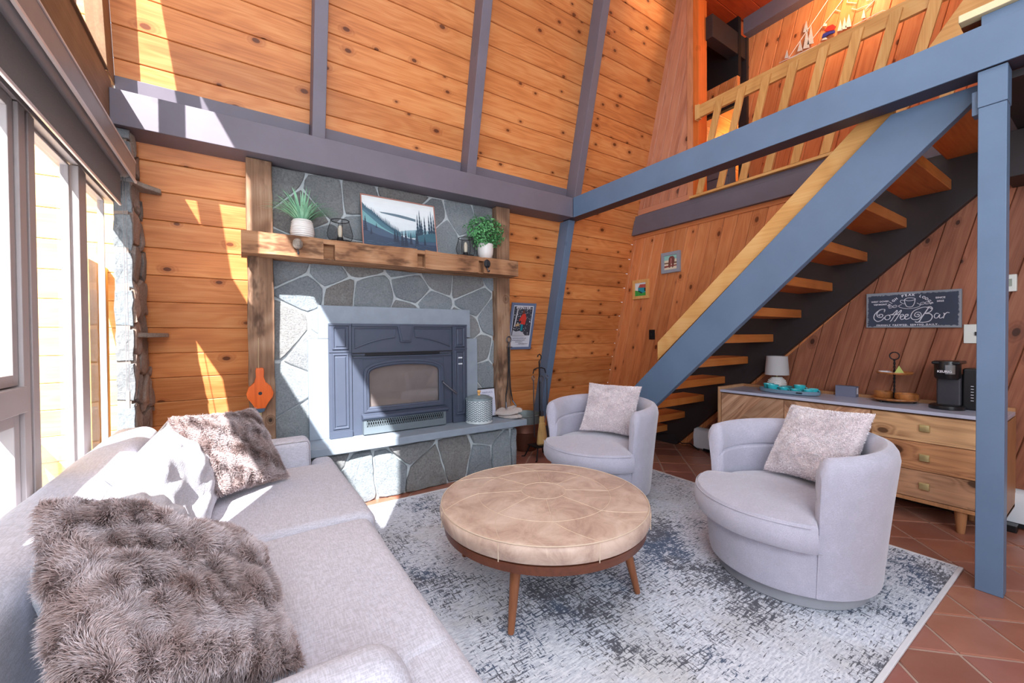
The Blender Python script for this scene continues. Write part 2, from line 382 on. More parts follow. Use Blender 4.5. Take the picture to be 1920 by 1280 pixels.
def boards(mb, region, dirv, pitch, O, ex, ey, nrm, depth=.018, gap=.006, phase=0, cham=.005, lens=None):
    """tongue and groove boards clipped to a convex region; each board is its own island with uv along the grain"""
    O, ex, ey, nrm = map(Vector, (O, ex, ey, nrm)); L = math.hypot(*dirv); d = (dirv[0]/L, dirv[1]/L); pn = (-d[1], d[0])
    t = [p[0]*pn[0]+p[1]*pn[1] for p in region]
    k0 = math.floor((min(t)-phase)/pitch); k1 = math.ceil((max(t)-phase)/pitch)
    for k in range(k0, k1):
        a = phase+k*pitch; b = a+pitch
        def strip(ins):
            q = clip(region, pn, b-ins); return clip(q, (-pn[0], -pn[1]), -(a+ins)) if q else q
        lo, hi = strip(gap*.25), strip(gap*.25+cham)
        if len(lo) < 3 or len(hi) != len(lo):
            hi = lo
        if len(lo) < 3: continue
        uvf = lambda p: ((p[0]*d[0]+p[1]*d[1]), p[0]*pn[0]+p[1]*pn[1])
        P = lambda p, h: O+ex*p[0]+ey*p[1]+nrm*h
        n = len(lo); vs = [P(p, depth-cham) for p in lo]+[P(p, depth) for p in hi]+[P(p, 0) for p in lo]
        fs = [tuple(range(n, 2*n))]; uvs = [[uvf(p) for p in hi]]
        for i in range(n):
            j = (i+1) % n
            fs.append((i, j, n+j, n+i)); uvs.append([uvf(lo[i]), uvf(lo[j]), uvf(hi[j]), uvf(hi[i])])
            fs.append((2*n+i, 2*n+j, j, i)); uvs.append([uvf(lo[i]), uvf(lo[j]), uvf(lo[j]), uvf(lo[i])])
        mb.add(vs, fs, 0, uvs)
    return mb
def stones(mb, region, seeds, O, ex, ey, nrm, depth=.03, gap=.012, rough=.012, mi=0, seedn=1, holes=()):
    """irregular fitted stones: voronoi cells pulled back for mortar and given their own bulge"""
    rnd = random.Random(seedn); O, ex, ey, nrm = map(Vector, (O, ex, ey, nrm))
    for i, s in enumerate(seeds):
        c = region
        for j, q in enumerate(seeds):
            if i == j: continue
            n = (q[0]-s[0], q[1]-s[1]); l = math.hypot(*n)
            if l > 1.2: continue
            n = (n[0]/l, n[1]/l); mid = ((s[0]+q[0])/2, (s[1]+q[1])/2)
            c = clip(c, n, n[0]*mid[0]+n[1]*mid[1]-gap/2)
            if len(c) < 3: break
        if len(c) < 3: continue
        cx = sum(p[0] for p in c)/len(c); cy = sum(p[1] for p in c)/len(c)
        dd = depth*(.75+.5*rnd.random()); tilt = (rnd.uniform(-.05, .05), rnd.uniform(-.05, .05))
        # resample outline and round the corners a little
        out = []
        for k, p in enumerate(c):
            q = c[(k+1) % len(c)]; l = math.hypot(q[0]-p[0], q[1]-p[1]); nn = max(1, int(l/.05))
            for w in range(nn):
                f = w/nn; x = p[0]+(q[0]-p[0])*f; y = p[1]+(q[1]-p[1])*f
                if w == 0: x += (cx-x)*.05; y += (cy-y)*.05
                jit = rough*.5
                out.append((x+rnd.uniform(-jit, jit)*.6, y+rnd.uniform(-jit, jit)*.6))
        n = len(out); rings = []
        for sc, h in ((1, 0), (.995, .55), (.94, .92), (.70, 1.0), (.35, 1.04)):
            ring = []
            for x, y in out:
                X = cx+(x-cx)*sc; Y = cy+(y-cy)*sc
                hh = dd*h+(tilt[0]*(X-cx)+tilt[1]*(Y-cy))*(h > .1)
                if h > .5: hh += noise.noise((X*9, Y*9, i))*rough+noise.noise((X*30, Y*30, i))*rough*.4
                ring.append(O+ex*X+ey*Y+nrm*hh)
            rings.append(ring)
        vs = [v for r_ in rings for v in r_]+[O+ex*cx+ey*cy+nrm*dd*1.03]
        fs = []
        for a in range(len(rings)-1):
            for k in range(n): fs.append((a*n+k, a*n+(k+1) % n, (a+1)*n+(k+1) % n, (a+1)*n+k))
        a = (len(rings)-1)*n
        for k in range(n): fs.append((a+k, a+(k+1) % n, len(vs)-1))
        mb.add(vs, fs, mi)
    return mb
def scatter(x0, x1, y0, y1, sx, sy, seed=1, jit=.38):
    rnd = random.Random(seed); out = []; r = 0; y = y0+sy/2
    while y < y1+sy*.3:
        x = x0+sx*(.25 if r % 2 else .6)
        while x < x1+sx*.3:
            out.append((x+rnd.uniform(-jit, jit)*sx, y+rnd.uniform(-jit, jit)*sy)); x += sx*rnd.uniform(.75, 1.25)
        y += sy; r += 1
    return out
def text(body, size, loc, ex, ey, mat, parent=None, name='lettering', shear=0, ext=.0006, bold=.0, align='CENTER', spacing=1):
    cu = bpy.data.curves.new(name, 'FONT'); cu.body = body; cu.size = size; cu.align_x = align; cu.align_y = 'CENTER'
    cu.extrude = ext; cu.shear = shear; cu.offset = bold; cu.space_character = spacing
    tmp = bpy.data.objects.new('tmp', cu); COL.objects.link(tmp)
    dg = bpy.context.evaluated_depsgraph_get(); me = bpy.data.meshes.new_from_object(tmp.evaluated_get(dg))
    bpy.data.objects.remove(tmp); bpy.data.curves.remove(cu)
    ex = Vector(ex).normalized(); ey = Vector(ey).normalized(); ez = ex.cross(ey)
    mb = MB(); vs = [Vector(loc)+ex*v.co.x+ey*v.co.y+ez*v.co.z for v in me.vertices]
    return mb.add(vs, [tuple(p.vertices) for p in me.polygons])
K, YS = .24, 4.26
def slope_y(z, off=0): return YS-K*z-off
# ================================================================== SETTING
SL = math.hypot(1, K); SEY = (0, -K/SL, 1/SL); SN = (0, -1/SL, -K/SL)   # slope plane: up vector, normal into the room
def slope_boards(name, x0, x1, z0, z1, mat, phase=0.0):
    mb = MB(); O = Vector((0, YS, 0))-Vector(SN)*.018
    boards(mb, [(x0, z0*SL), (x1, z0*SL), (x1, z1*SL), (x0, z1*SL)], (1, 0), .187*SL, O, (1, 0, 0), SEY, SN, phase=phase)
    mb.prism([(x0, slope_y(z0)+.03, z0), (x1, slope_y(z0)+.03, z0), (x1, slope_y(z1)+.03, z1), (x0, slope_y(z1)+.03, z1)], (0, .06, .0))
    return struct(mb.build(name, mat))
slope_boards('wall_back', -.64, 4.35, 0, 6.0, m['pine'], phase=.07)
m['pine_sunlit'] = wood('sunlit_pine_boards', srgb(240, 196, 132), srgb(214, 156, 92), srgb(246, 214, 160), knots=.2, var=.08)  # same pine outdoors, with the sun's brightness put into a paler colour
slope_boards('wall_overhang', -2.6, -.66, -.1, 6.0, m['pine_sunlit'], phase=.07)
slope_boards('wall_loft_back', 4.36, 7.6, 2.85, 6.0, m['pine'], phase=.07)
# floor: terracotta tiles set on the diagonal, one mesh with grout bed
def tiles():
    mb = MB(); mb.box(-.8, 4.4, -2.7, 4.35, -.05, -.006, 1); T = .268; g = .006; rnd = random.Random(3)
    a = math.sqrt(.5); u = (a, -a); v = (a, a); O = (2.793, .377)
    for i in range(-22, 22):
        for j in range(-22, 22):
            p = [(O[0]+u[0]*T*(i+di)+v[0]*T*(j+dj), O[1]+u[1]*T*(i+di)+v[1]*T*(j+dj)) for di, dj in ((0, 0), (1, 0), (1, 1), (0, 1))]
            cx = sum(q[0] for q in p)/4; cy = sum(q[1] for q in p)/4
            if not (-.8 < cx < 4.5 and -2.6 < cy < 4.4): continue
            q = p
            for n, d in (((1, 0), 4.35), ((-1, 0), .70), ((0, 1), 4.28), ((0, -1), 2.6)):
                q = clip(q, n, d)
                if len(q) < 3: break
            if len(q) < 3: continue
            sh = lambda q, s, z: [(cx+(x-cx)*s, cy+(y-cy)*s, z) for x, y in q]
            n = len(q); s1 = 1-g*2/T; s2 = 1-g*3.4/T; h = rnd.uniform(-.0008, .0008)
            vs = sh(q, s1, -.006)+sh(q, s1, -.003+h)+sh(q, s2, h-.0004)
            fs = [tuple(range(2*n, 3*n))]+[(r_*n+k, r_*n+(k+1) % n, (r_+1)*n+(k+1) % n, (r_+1)*n+k) for r_ in (0, 1) for k in range(n)]
            mb.add(vs, fs, 0)
    return struct(mb.build('floor', [m['tile'], m['grout']]))
tiles()
# back wall of the room, boards leaning parallel to the roof
XB = 4.35; DV = (-K, 1)
def wall_boards(name, region, mat, X=XB, phase=0, pitch=.147, thick=.10):
    mb = MB(); boards(mb, region, DV, pitch/SL, (X+.018, 0, 0), (0, 1, 0), (0, 0, 1), (-1, 0, 0), phase=phase)
    mb.prism([(X+.018, y, z) for y, z in region], (thick, 0, 0))
    return struct(mb.build(name, mat))
strg = lambda z: 3.0-(z)*1.063     # line of the wall stringer
ln_hi, ln_lo = (0.62, 2.30), (3.0, -.0)
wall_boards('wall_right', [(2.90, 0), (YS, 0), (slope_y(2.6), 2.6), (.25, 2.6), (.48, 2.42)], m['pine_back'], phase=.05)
wall_boards('wall_right_lower', [(-2.6, 0), (2.90, 0), (.48, 2.42), (.25, 2.6), (-2.6, 2.6)], m['pine_shaded'], phase=.05)
# loft level on the same plane
wall_boards('wall_loft_side', [(2.785, 2.93), (slope_y(2.93), 2.93), (slope_y(6), 6.0), (2.785, 6.0)], m['pine_pink'], phase=.02, pitch=.12)
wall_boards('wall_loft_landing', [(-2.6, 2.93), (.40, 2.93), (.40, 6), (-2.6, 6)], m['pine_pink'], phase=.02)
def one(name, mat, build, parent=None, **k):
    mb = MB(); build(mb); return mb.build(name, mat, parent, **k)
o = one('trim_1', m['pine_pink'], lambda b: b.box(XB-.012, XB+.03, 2.785, slope_y(2.9), 2.855, 2.925), bevel=.003); struct(o)
o = one('trim_2', wood('knotty_corner_board', srgb(206, 140, 102), srgb(150, 84, 56), uvs=False, axis='Z', knots=.5, var=.05), lambda b: b.box(XB-.015, XB+.12, 2.78, 2.852, 2.862, 5.6), bevel=.002); struct(o)
o = one('trim_3', wood('orange_corner_board', srgb(216, 112, 50), srgb(160, 70, 26), uvs=False, axis='Z', knots=.5, var=.05), lambda b: b.box(XB-.012, XB+.15, 2.71, 2.779, 2.862, 5.35), bevel=.002); struct(o)
o = one('trim_4', m['pine_back'], lambda b: b.add([(XB-.012, y, z) for y, z in ((.2, 2.555), (slope_y(2.57), 2.555), (slope_y(2.6), 2.60), (.2, 2.60))]+[(XB+.01, y, z) for y, z in ((.2, 2.555), (slope_y(2.57), 2.555), (slope_y(2.6), 2.60), (.2, 2.60))], [(0, 1, 2, 3), (4, 7, 6, 5), (0, 4, 5, 1), (1, 5, 6, 2), (2, 6, 7, 3), (3, 7, 4, 0)])); struct(o)
# loft: floor, wall with the ski ornament, ceiling, dark recess
o = one('floor_loft', m['oak_x'], lambda b: b.box(4.352, 7.6, -2.6, 3.56, 2.61, 2.84)); struct(o)
wall_boards('wall_loft_art', [(-2.6, 2.84), (2.62, 2.84), (2.62, 4.93), (-2.6, 4.93)], m['pine_back'], X=5.25, phase=.03, pitch=.15)
o = one('wall_loft_far', m['dark_paint'], lambda b: b.box(7.4, 7.5, 1, 3.6, 2.84, 6)); struct(o)
def ceil(mb):
    boards(mb, [(4.36, -2.6), (7.6, -2.6), (7.6, 3.2), (4.36, 3.2)], (1, 0), .22, (0, 0, 5.13), (1, 0, 0), (0, 1, 0), (0, 0, -1))
    mb.box(4.36, 7.6, -2.6, 3.2, 5.14, 5.2)
struct(one('ceiling_loft', wood('red_pine_ceiling', srgb(176, 70, 34), srgb(120, 36, 18), knots=.2, var=.2), ceil))
struct(one('ceiling', m['white'], lambda b: b.box(-.74, 4.5, -2.7, 3.2, 6.0, 6.05)))
struct(one('wall_front', m['white'], lambda b: b.box(-.74, 4.5, -2.75, -2.6, 0, 6.0)))
struct(one('wall_upper_right', m['pine_back'], lambda b: b.box(XB+.02, XB+.1, -2.6, 3.2, 5.45, 6.0)))
# dark beams seen through the loft opening
def beam(name, label, mat, fn, group=None, **k):
    o = one(name, mat, fn, **({'bevel': .004} | k)); return tag(o, label, 'beam', group)
beam('ceiling_beam', 'dark brown loft ceiling beam running back from the corner board', m['dark_paint'], lambda b: b.box(XB+.13, 5.24, 2.63, 2.75, 4.66, 4.92))
beam('ceiling_beam', 'slate-painted beam along the top of the loft wall above the ski ornament', m['slate_bounce_tint'], lambda b: b.box(5.12, 5.26, -.8, 2.62, 4.93, 5.12))
wall_boards('wall_loft_recess', [(2.625, 4.17), (3.25, 4.17), (3.2, 4.40), (2.625, 4.40)], m['pine'], X=5.0, pitch=.10, thick=.04)
struct(one('wall_loft_recess_shade', m['black_matte'], lambda b: (b.box(5.02, 5.08, 2.625, 3.15, 4.401, 5.12), b.box(5.02, 5.08, 2.625, 3.25, 4.07, 4.169))))  # black panels painting the shade of the unlit loft opening
struct(one('trim_5', m['dark_paint'], lambda b: b.box(5.2, 5.30, 2.62, 2.72, 2.84, 4.93)))
# ---- big timbers
BX0, BX1 = 3.07, 3.222
t = thing('tie_beam', 'long slate-blue beam spanning the room above the staircase', 'beam', (BX0, .4, 2.6))
one('face_board', m['slate_blue'], lambda b: b.box(BX0, BX0+.010, -2.6, 3.40, 2.60, 2.815), t, bevel=.002)
one('core_beam', m['slate_shaded'], lambda b: b.box(BX0+.011, BX1, -2.6, slope_y(2.8), 2.604, 2.812), t, bevel=.003)
beam('wall_plate', 'slate-painted horizontal beam over the stone fireplace', m['slate_bounce_tint'], lambda b: b.prism([(-.64, 3.40, 2.60), (-.64, slope_y(2.60), 2.60), (-.64, slope_y(2.815), 2.815), (-.64, 3.40, 2.815)], (BX0-.002+.64, 0, 0)))
def rafter(x0, w, z0, z1, off):
    return lambda b: b.prism([(x0, slope_y(z0), z0), (x0, slope_y(z0, off), z0), (x0, slope_y(z1, off), z1), (x0, slope_y(z1), z1)], (w, 0, 0))
for x0, lab in ((.47, 'leftmost slate-painted rafter on the sloped plank wall, above the grass plant'), (1.775, 'middle slate-painted rafter on the sloped plank wall, above the right end of the mantel'), (3.105, 'slate-painted rafter rising from where the blue beam meets the fireplace beam')):
    beam('rafter', lab, m['slate_bounce_tint'], rafter(x0, .092, 2.817, 6.0, .165), 'rafters above the fireplace beam')
beam('rafter', 'slate-blue rafter leaning down to the floor behind the fire tools', m['slate_blue'], rafter(3.08, .092, 0.0, 2.598, .155))
for x0, x1, lab in ((-.64, .468, 'grey blocking board above the fireplace beam, left end by the window'), (.564, 1.773, 'grey blocking board above the fireplace beam, between the two left rafters'), (1.869, 3.10, 'grey blocking board above the fireplace beam, right of the middle rafter')):
    beam('blocking_board', lab, m['slate_bounce_tint'], (lambda x0, x1: lambda b: b.prism([(x0, slope_y(2.817), 2.817), (x0, slope_y(2.817, .02), 2.817), (x0, slope_y(2.955, .02), 2.955), (x0, slope_y(2.955), 2.955)], (x1-x0, 0, 0)))(x0, x1), 'blocking boards between rafters')
# post carrying the beam
t = thing('support_post', 'tall slate-blue wooden post in front of the sideboard', 'post', (3.13, .385, 0))
one('post', m['slate_blue'], lambda b: b.box(3.09, 3.18, .338, .432, 0, 2.42), t, bevel=.003)
one('post_head', m['slate_blue'], lambda b: b.box(3.086, 3.20, .336, .434, 2.421, 2.598), t, bevel=.003)
one('packing_block', m['slate_blue'], lambda b: b.box(3.12, 3.19, .434, .458, 2.40, 2.52), t, bevel=.003)
# loft rim
t = thing('loft_rim_beam', 'slate-painted rim board along the loft edge above the small pictures', 'beam', (4.30, 2, 2.6))
one('board', m['slate_bounce_tint'], lambda b: b.prism([(4.295, .2, 2.602), (4.295, slope_y(2.602)-.004, 2.602), (4.295, slope_y(2.79)-.004, 2.79), (4.295, .2, 2.79)], (.054, 0, 0)), t, bevel=.003)
one('deck_edge', m['slate_bounce_tint'], lambda b: b.prism([(4.305, .2, 2.793), (4.305, slope_y(2.793)-.004, 2.793), (4.305, slope_y(2.84)-.004, 2.84), (4.305, .2, 2.84)], (.044, 0, 0)), t)
# landing at the top right
t = thing('stair_landing', 'cream-edged landing at the top of the stairs, upper right corner', 'landing', (3.7, -.5, 2.85))
one('landing_joist', m['slate_blue'], lambda b: b.box(3.10, 3.16, -2.5, .425, 2.817, 2.875), t, bevel=.002)
one('landing_floor', m['walnut'], lambda b: b.box(3.14, 4.30, -2.5, .50, 2.877, 2.905), t)
one('landing_edge', flat('cream_edge', 226, 210, 170), lambda b: b.box(3.075, 3.139, -2.5, .50, 2.877, 2.915), t, bevel=.004)
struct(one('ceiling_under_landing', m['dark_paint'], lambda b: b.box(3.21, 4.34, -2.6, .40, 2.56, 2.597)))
beam('dark_board', 'dark board on the wall right of the blue post', m['dark_paint'], lambda b: b.box(4.02, 4.345, -1.5, .45, 2.27, 2.555))  # dark board across the top of the wall below the landing
# ---- window wall
XW = -.64
struct(one('wall_left', m['white'], lambda b: (b.box(XW-.1, XW, -2.6, .95, 0, 2.77), b.box(XW-.1, XW, -2.6, -.12, 2.77, 4.0), b.prism([(XW-.1, -2.6, 4.0), (XW-.1, 2.71, 4.0), (XW-.1, 2.71, 6), (XW-.1, -2.6, 6)], (.1, 0, 0)), b.prism([(XW-.1, 2.71, 4.5), (XW-.1, slope_y(4.5), 4.5), (XW-.1, slope_y(6), 6), (XW-.1, 2.71, 6)], (.1, 0, 0)))))
struct(one('trim_6', m['header'], lambda b: (b.box(XW-.09, XW-.0, .95, 1.90, 2.40, 2.77), b.box(XW-.09, XW-.0, 1.90, 3.46, 2.40, 2.88)), bevel=.003))
struct(one('trim_7', m['frame_grey'], lambda b: b.box(XW-.09, XW-.0, .95, 3.52, 2.14, 2.398), bevel=.003))
struct(one('trim_8', m['header'], lambda b: (b.box(XW-.09, XW+.012, 1.90, 3.34, 2.881, 2.893), b.prism([(XW-.08, slope_y(2.9)-.18, 2.9), (XW-.08, slope_y(2.9)-.002, 2.9), (XW-.08, slope_y(4.5)-.002, 4.5), (XW-.08, slope_y(4.5)-.18, 4.5)], (.08, 0, 0))), bevel=.003))
def window(n, y0, y1, z0, z1, fr=.014, depth=.05, mat='frame_grey', X=XW-.06, slopecut=False):
    t = thing('window_%d' % n, 'window', 'window', (X, (y0+y1)/2, z0)); struct(t)
    for k in ('label', 'category'): del t[k]
    def f(b):
        b.box(X, X+depth, y0, y0+fr, z0, z1); b.box(X, X+depth, y1-fr, y1, z0, z1)
        b.box(X, X+depth, y0+fr, y1-fr, z0, z0+fr); b.box(X, X+depth, y0+fr, y1-fr, z1-fr, z1)
    one('window_frame', m[mat], f, t, bevel=.003)
    one('window_pane', m['glass'], lambda b: b.box(X+.015, X+.021, y0+fr*.8, y1-fr*.8, z0+fr*.8, z1-fr*.8), t)
    return t
window(1, .96, 2.15, 1.14, 2.135, fr=.04)
window(2, .96, 2.15, .30, 1.04, fr=.04)
window(3, 2.30, 2.80, .08, 2.135, fr=.012, depth=.03)
window(4, 2.925, 3.40, .08, 2.135, fr=.010, depth=.03)
window(5, -.10, 1.885, 2.775, 3.995)
window(6, 2.015, 2.705, 2.895, 3.995)
t = struct(bpy.data.objects.new('window_7', None)); COL.objects.link(t)
one('window_pane', m['glass'], lambda b: b.prism([(XW-.045, 2.835, 2.895), (XW-.045, slope_y(2.895)-.185, 2.895), (XW-.045, slope_y(4.5)-.185, 4.5), (XW-.045, 2.835, 4.5)], (.005, 0, 0)), t)
struct(one('trim_9', m['frame_grey'], lambda b: (b.box(XW-.09, XW+.0, 2.16, 2.215, .06, 2.135), b.box(XW-.09, XW-.02, 2.216, 2.238, .06, 2.135), b.box(XW-.09, XW+.0, 2.239, 2.298, .06, 2.135)), bevel=.003))
struct(one('trim_10', m['frame_grey'], lambda b: b.box(XW-.036, XW+.0, 2.805, 2.92, .06, 2.135), bevel=.003))
struct(one('trim_11', m['frame_grey'], lambda b: (b.box(XW-.09, XW+.01, .95, 2.155, 1.045, 1.135), b.box(XW-.09, XW, .95, 3.34, .0, .058)), bevel=.003))
struct(one('trim_12', m['frame_grey'], lambda b: (b.box(XW-.075, XW-.0, 2.71, 2.83, 2.895, 4.5), b.box(XW-.07, XW, 1.89, 2.01, 2.882, 4.0)), bevel=.003))
o = one('corner_board', m['trim_yellow'], lambda b: b.box(-.80, -.745, 3.42, 3.84, -.0, 1.78), bevel=.004); tag(o, 'yellow pine board standing outside the glass beside the stone pilaster', 'board')
struct(one('ground', m['snow'], lambda b: b.box(-9, -.75, -6, 8, -.45, -.4)))
t = thing('deck_railing', 'white slatted railing outside the lower left window', 'railing', (-1.3, 2.5, -.4))
one('rail', m['plastic_white'], lambda b: b.box(-1.34, -1.28, 0, 5, .78, .84), t, bevel=.004)
for k in range(24): one('picket', m['plastic_white'], lambda b: b.box(-1.32, -1.30, .3+k*.17, .36+k*.17, -.4, .78), t)
# roller shade
t = thing('roller_shade', 'dark brown roller shade in a grey cassette above the left windows', 'shade', (-.56, 2.2, 2.3))
one('cassette', [m['alu'], m['alu_edge']], lambda b: (b.prism([(-.522, .9, 2.262), (-.522, .9, 2.375), (-.532, .9, 2.388), (-.638, .9, 2.388), (-.638, .9, 2.380), (-.53, .9, 2.380), (-.53, .9, 2.262)], (0, 2.47, 0), 0),
    b.box(-.526, -.516, .9, 3.37, 2.250, 2.262, 1), b.box(-.5225, -.518, .9, 3.37, 2.372, 2.380, 1), b.box(-.638, -.53, 3.362, 3.37, 2.255, 2.38, 0)), t)
one('roller', m['alu'], lambda b: b.tube([(-.575, .9, 2.31), (-.575, 3.35, 2.31)], .042, 24), t, smooth=True)
one('shade_cloth', m['shade'], lambda b: b.box(-.582, -.579, .9, 3.30, 2.098, 2.30), t)
one('hem_bar', m['alu_edge'], lambda b: b.box(-.586, -.575, .9, 3.30, 2.086, 2.099), t, bevel=.003)
one('bead_chain', flat('chain_grey', 120, 116, 120), lambda b: (b.tube([(-.575, 3.335, 2.3), (-.575, 3.335, .98)], .0016, 5), b.tube([(-.565, 3.35, 2.3), (-.565, 3.35, .98)], .0016, 5)), t)
one('chain_weight', m['plastic_white'], lambda b: b.box(-.578, -.562, 3.33, 3.355, .88, .985), t, bevel=.004)
# stone pilaster in the corner
def pilaster(mb):
    H_ = 2.595
    mb.prism([(-.638, 3.445, 0), (-.638, slope_y(0)-.01, 0), (-.638, slope_y(H_)-.01, H_), (-.638, 3.445, H_)], (.065, 0, 0), 1)
    sd = [(x, z) for x, z in scatter(0, .085, 0, H_, .2, .26, 5, .2)]
    stones(mb, [(0, 0), (.085, 0), (.085, H_), (0, H_)], [(.04, .1+k*.235+random.uniform(-.04, .04)) for k in range(12)], (-.64, 3.455, 0), (1, 0, 0), (0, 0, 1), (0, -1, 0), .022, .007, .016, 0, 3)
    reg = [(0, 0), (slope_y(0)-3.46, 0), (slope_y(H_)-3.46, H_), (0, H_)]
    stones(mb, reg, scatter(0, .85, 0, H_, .22, .21, 8, .3), (-.585, 3.455, 0), (0, 1, 0), (0, 0, 1), (1, 0, 0), .035, .012, .014, 2, 9)
o = one('stone_pilaster', [m['stone'], m['mortar_tan'], m['stone_tan']], pilaster); tag(o, 'narrow rough stone pilaster in the corner by the window', 'stonework')
for z, y1, lab in ((2.30, 4.00, 'upper flat stone ledge sticking out of the corner pilaster'), (1.33, 3.96, 'lower flat stone ledge sticking out of the corner pilaster')):
    y1 = slope_y(z)-.02
    o = one('stone_ledge', m['stone_tan'], lambda b: b.prism([(-.56, 3.47, z-.02), (-.50, 3.55, z-.022), (-.435, y1-.06, z-.02), (-.44, y1, z-.02), (-.56, y1, z-.018)], (0, 0, .03)), bevel=.006); tag(o, lab, 'stone', 'stone ledges')

# ================================================================== FIREPLACE
def chimney(mb):
    x0, x1, z0, z1 = .19, 2.16, .49, 2.597
    mb.box(x0, x1, 3.60, 3.66, z0, z1, 1)
    mb.box(x0+.2, x1-.2, 3.66, 4.0, z0, 1.4, 1)
    sd = scatter(x0, x1, z0, z1, .31, .26, 24, .40)
    stones(mb, [(x0, z0), (x1, z0), (x1, z1), (x0, z1)], sd, (0, 3.60, 0), (1, 0, 0), (0, 0, 1), (0, -1, 0), .016, .012, .007, 0, 4)
o = one('fireplace_stonework', [m['stone'], m['mortar']], chimney); tag(o, 'grey fieldstone chimney breast between two barn-wood posts', 'fireplace')
def surround(mb):
    mb.box(.515, 1.86, 3.545, 3.60, 1.29, 1.557); mb.box(.44, .60, 3.545, 3.60, .49, 1.288); mb.box(1.79, 1.937, 3.545, 3.60, .49, 1.28); mb.box(.60, 1.79, 3.548, 3.60, .49, 1.288)
o = one('fireplace_surround', m['stonecap'], surround, bevel=.004); tag(o, 'smooth grey slab surround framing the wood stove insert', 'surround')
t = thing('raised_hearth', 'raised stone hearth with a grey slab top', 'hearth', (1.2, 3.4, 0))
one('hearth_slab', m['stonecap'], lambda b: b.box(.05, 2.32, 3.25, 3.598, .43, .49), t, bevel=.006)
def hbase(mb):
    mb.box(.08, 2.22, 3.345, 3.60, 0, .43, 1)
    rs = [(.1, .2), (.42, .12), (.52, .33), (.74, .2), (1.02, .22), (1.16, .36), (1.30, .16), (1.62, .25), (1.86, .2), (1.90, .385), (2.06, .2), (2.3, .2), (-.1, .2)]
    stones(mb, [(.08, 0), (2.24, 0), (2.24, .405), (.08, .405)], rs, (0, 3.355, 0), (1, 0, 0), (0, 0, 1), (0, -1, 0), .035, .012, .016, 0, 11)
    stones(mb, [(0, 0), (.26, 0), (.26, .405), (0, .405)], [(.13, .12), (.13, .33)], (2.225, 3.34, 0), (0, 1, 0), (0, 0, 1), (1, 0, 0), .025, .012, .012, 0, 12)
one('hearth_stonework', [m['stone'], m['mortar']], hbase, t)
# barn posts and mantel
def rough_beam(mb, x0, x1, y0, y1, z0, z1, ax, seed, notches=()):
    """hewn timber: slightly wandering faces"""
    N = 40; a0, a1 = (x0, x1) if ax == 0 else (z0, z1); rings = []
    for i in range(N+1):
        f = a0+(a1-a0)*i/N; d = [noise.noise((f*3.1, seed+k*7.3, 0))*.008+noise.noise((f*14, seed+k*3.3, 5))*.0025 for k in range(8)]
        if ax == 0: c = [(f, y0+d[0], z0+d[1]), (f, y1, z0+d[2]), (f, y1, z1+d[3]), (f, y0+d[4], z1+d[5])]
        else: c = [(x0+d[0], y0+d[1], f), (x1+d[2], y0+d[3], f), (x1+d[4], y1, f), (x0+d[5], y1, f)]
        rings += c
    fs = [(i*4+k, i*4+(k+1) % 4, i*4+4+(k+1) % 4, i*4+4+k) for i in range(N) for k in range(4)]+[(0, 1, 2, 3), (N*4+3, N*4+2, N*4+1, N*4)]
    mb.add(rings, fs)
for x0, x1, lab in ((.046, .21, 'reclaimed barn-wood post left of the fireplace, bellows hanging on it'), (2.145, 2.30, 'reclaimed barn-wood post right of the fireplace, tongs hanging on it')):
    o = one('barn_wood_post', m['barn_z'], lambda b: rough_beam(b, x0, x1, 3.50, 3.66, .492, 2.597, 2, x0*5), bevel=.007)
    tag(o, lab, 'post', 'barn-wood fireplace posts')
def mantel(mb):
    # main length split at the three mortise notches on the front face
    cuts = [(.525, .605), (1.255, 1.325), (1.845, 1.90)]; y0, yb, y1 = 3.33, 3.40, 3.598; z0, z1 = 1.885, 2.035
    rough_beam(mb, .012, 2.285, yb, y1, z0, z1, 0, 3)
    xs = [.012]+[c for p in cuts for c in p]+[2.285]
    for i in range(0, 8, 2): rough_beam(mb, xs[i], xs[i+1], y0, yb+.004, z0, z1, 0, 30+i*.0)
    for a, b_ in cuts: rough_beam(mb, a, b_, y0+.004, yb+.004, z1-.035, z1-.001, 0, 3)
    for a, b_ in cuts: rough_beam(mb, a, b_, y0+.02, yb+.004, z0+.002, z0+.012, 0, 3)
o = one('mantel_beam', m['barn_x'], mantel, bevel=.006); tag(o, 'thick hewn barn-wood mantel with notches across the stone', 'mantel')
# ---- stove insert
t = thing('stove_insert', 'blue-grey cast-iron wood stove insert with arched glass door', 'stove', (1.2, 3.53, .49))
Y1 = 3.545
def raised(b, x0, x1, z0, z1, y):   # moulded raised panel
    P = lambda i, yy: [(x0+i, yy, z0+i), (x1-i, yy, z0+i), (x1-i, yy, z1-i), (x0+i, yy, z1-i)]
    rg = [P(0, y), P(.006, y-.010), P(.013, y-.010), P(.019, y-.003), P(.024, y-.003), P(.030, y-.009)]
    vs = [p for r_ in rg for p in r_]; fs = [(a*4+k, a*4+(k+1) % 4, a*4+4+(k+1) % 4, a*4+4+k) for a in range(5) for k in range(4)]+[(20, 21, 22, 23)]
    b.add(vs, fs)
def col(x0, x1, side):
    def f(b):
        b.box(x0, x1, 3.505, Y1, .492, 1.412); b.box(x0-.0, x1, 3.497, 3.505, .492, .545)
        b.box(x0-.0, x1, 3.499, 3.505, 1.395, 1.412); b.box(x0, x1, 3.499, 3.505, 1.178, 1.190)
        raised(b, x0+.022, x1-.022, 1.198, 1.392, 3.505); raised(b, x0+.022, x1-.022, .560, 1.170, 3.505)
    return f
one('side_column', m['stove'], col(.582, .754, 0), t, bevel=.002)
one('side_column', m['stove'], col(1.652, 1.802, 1), t, bevel=.002)
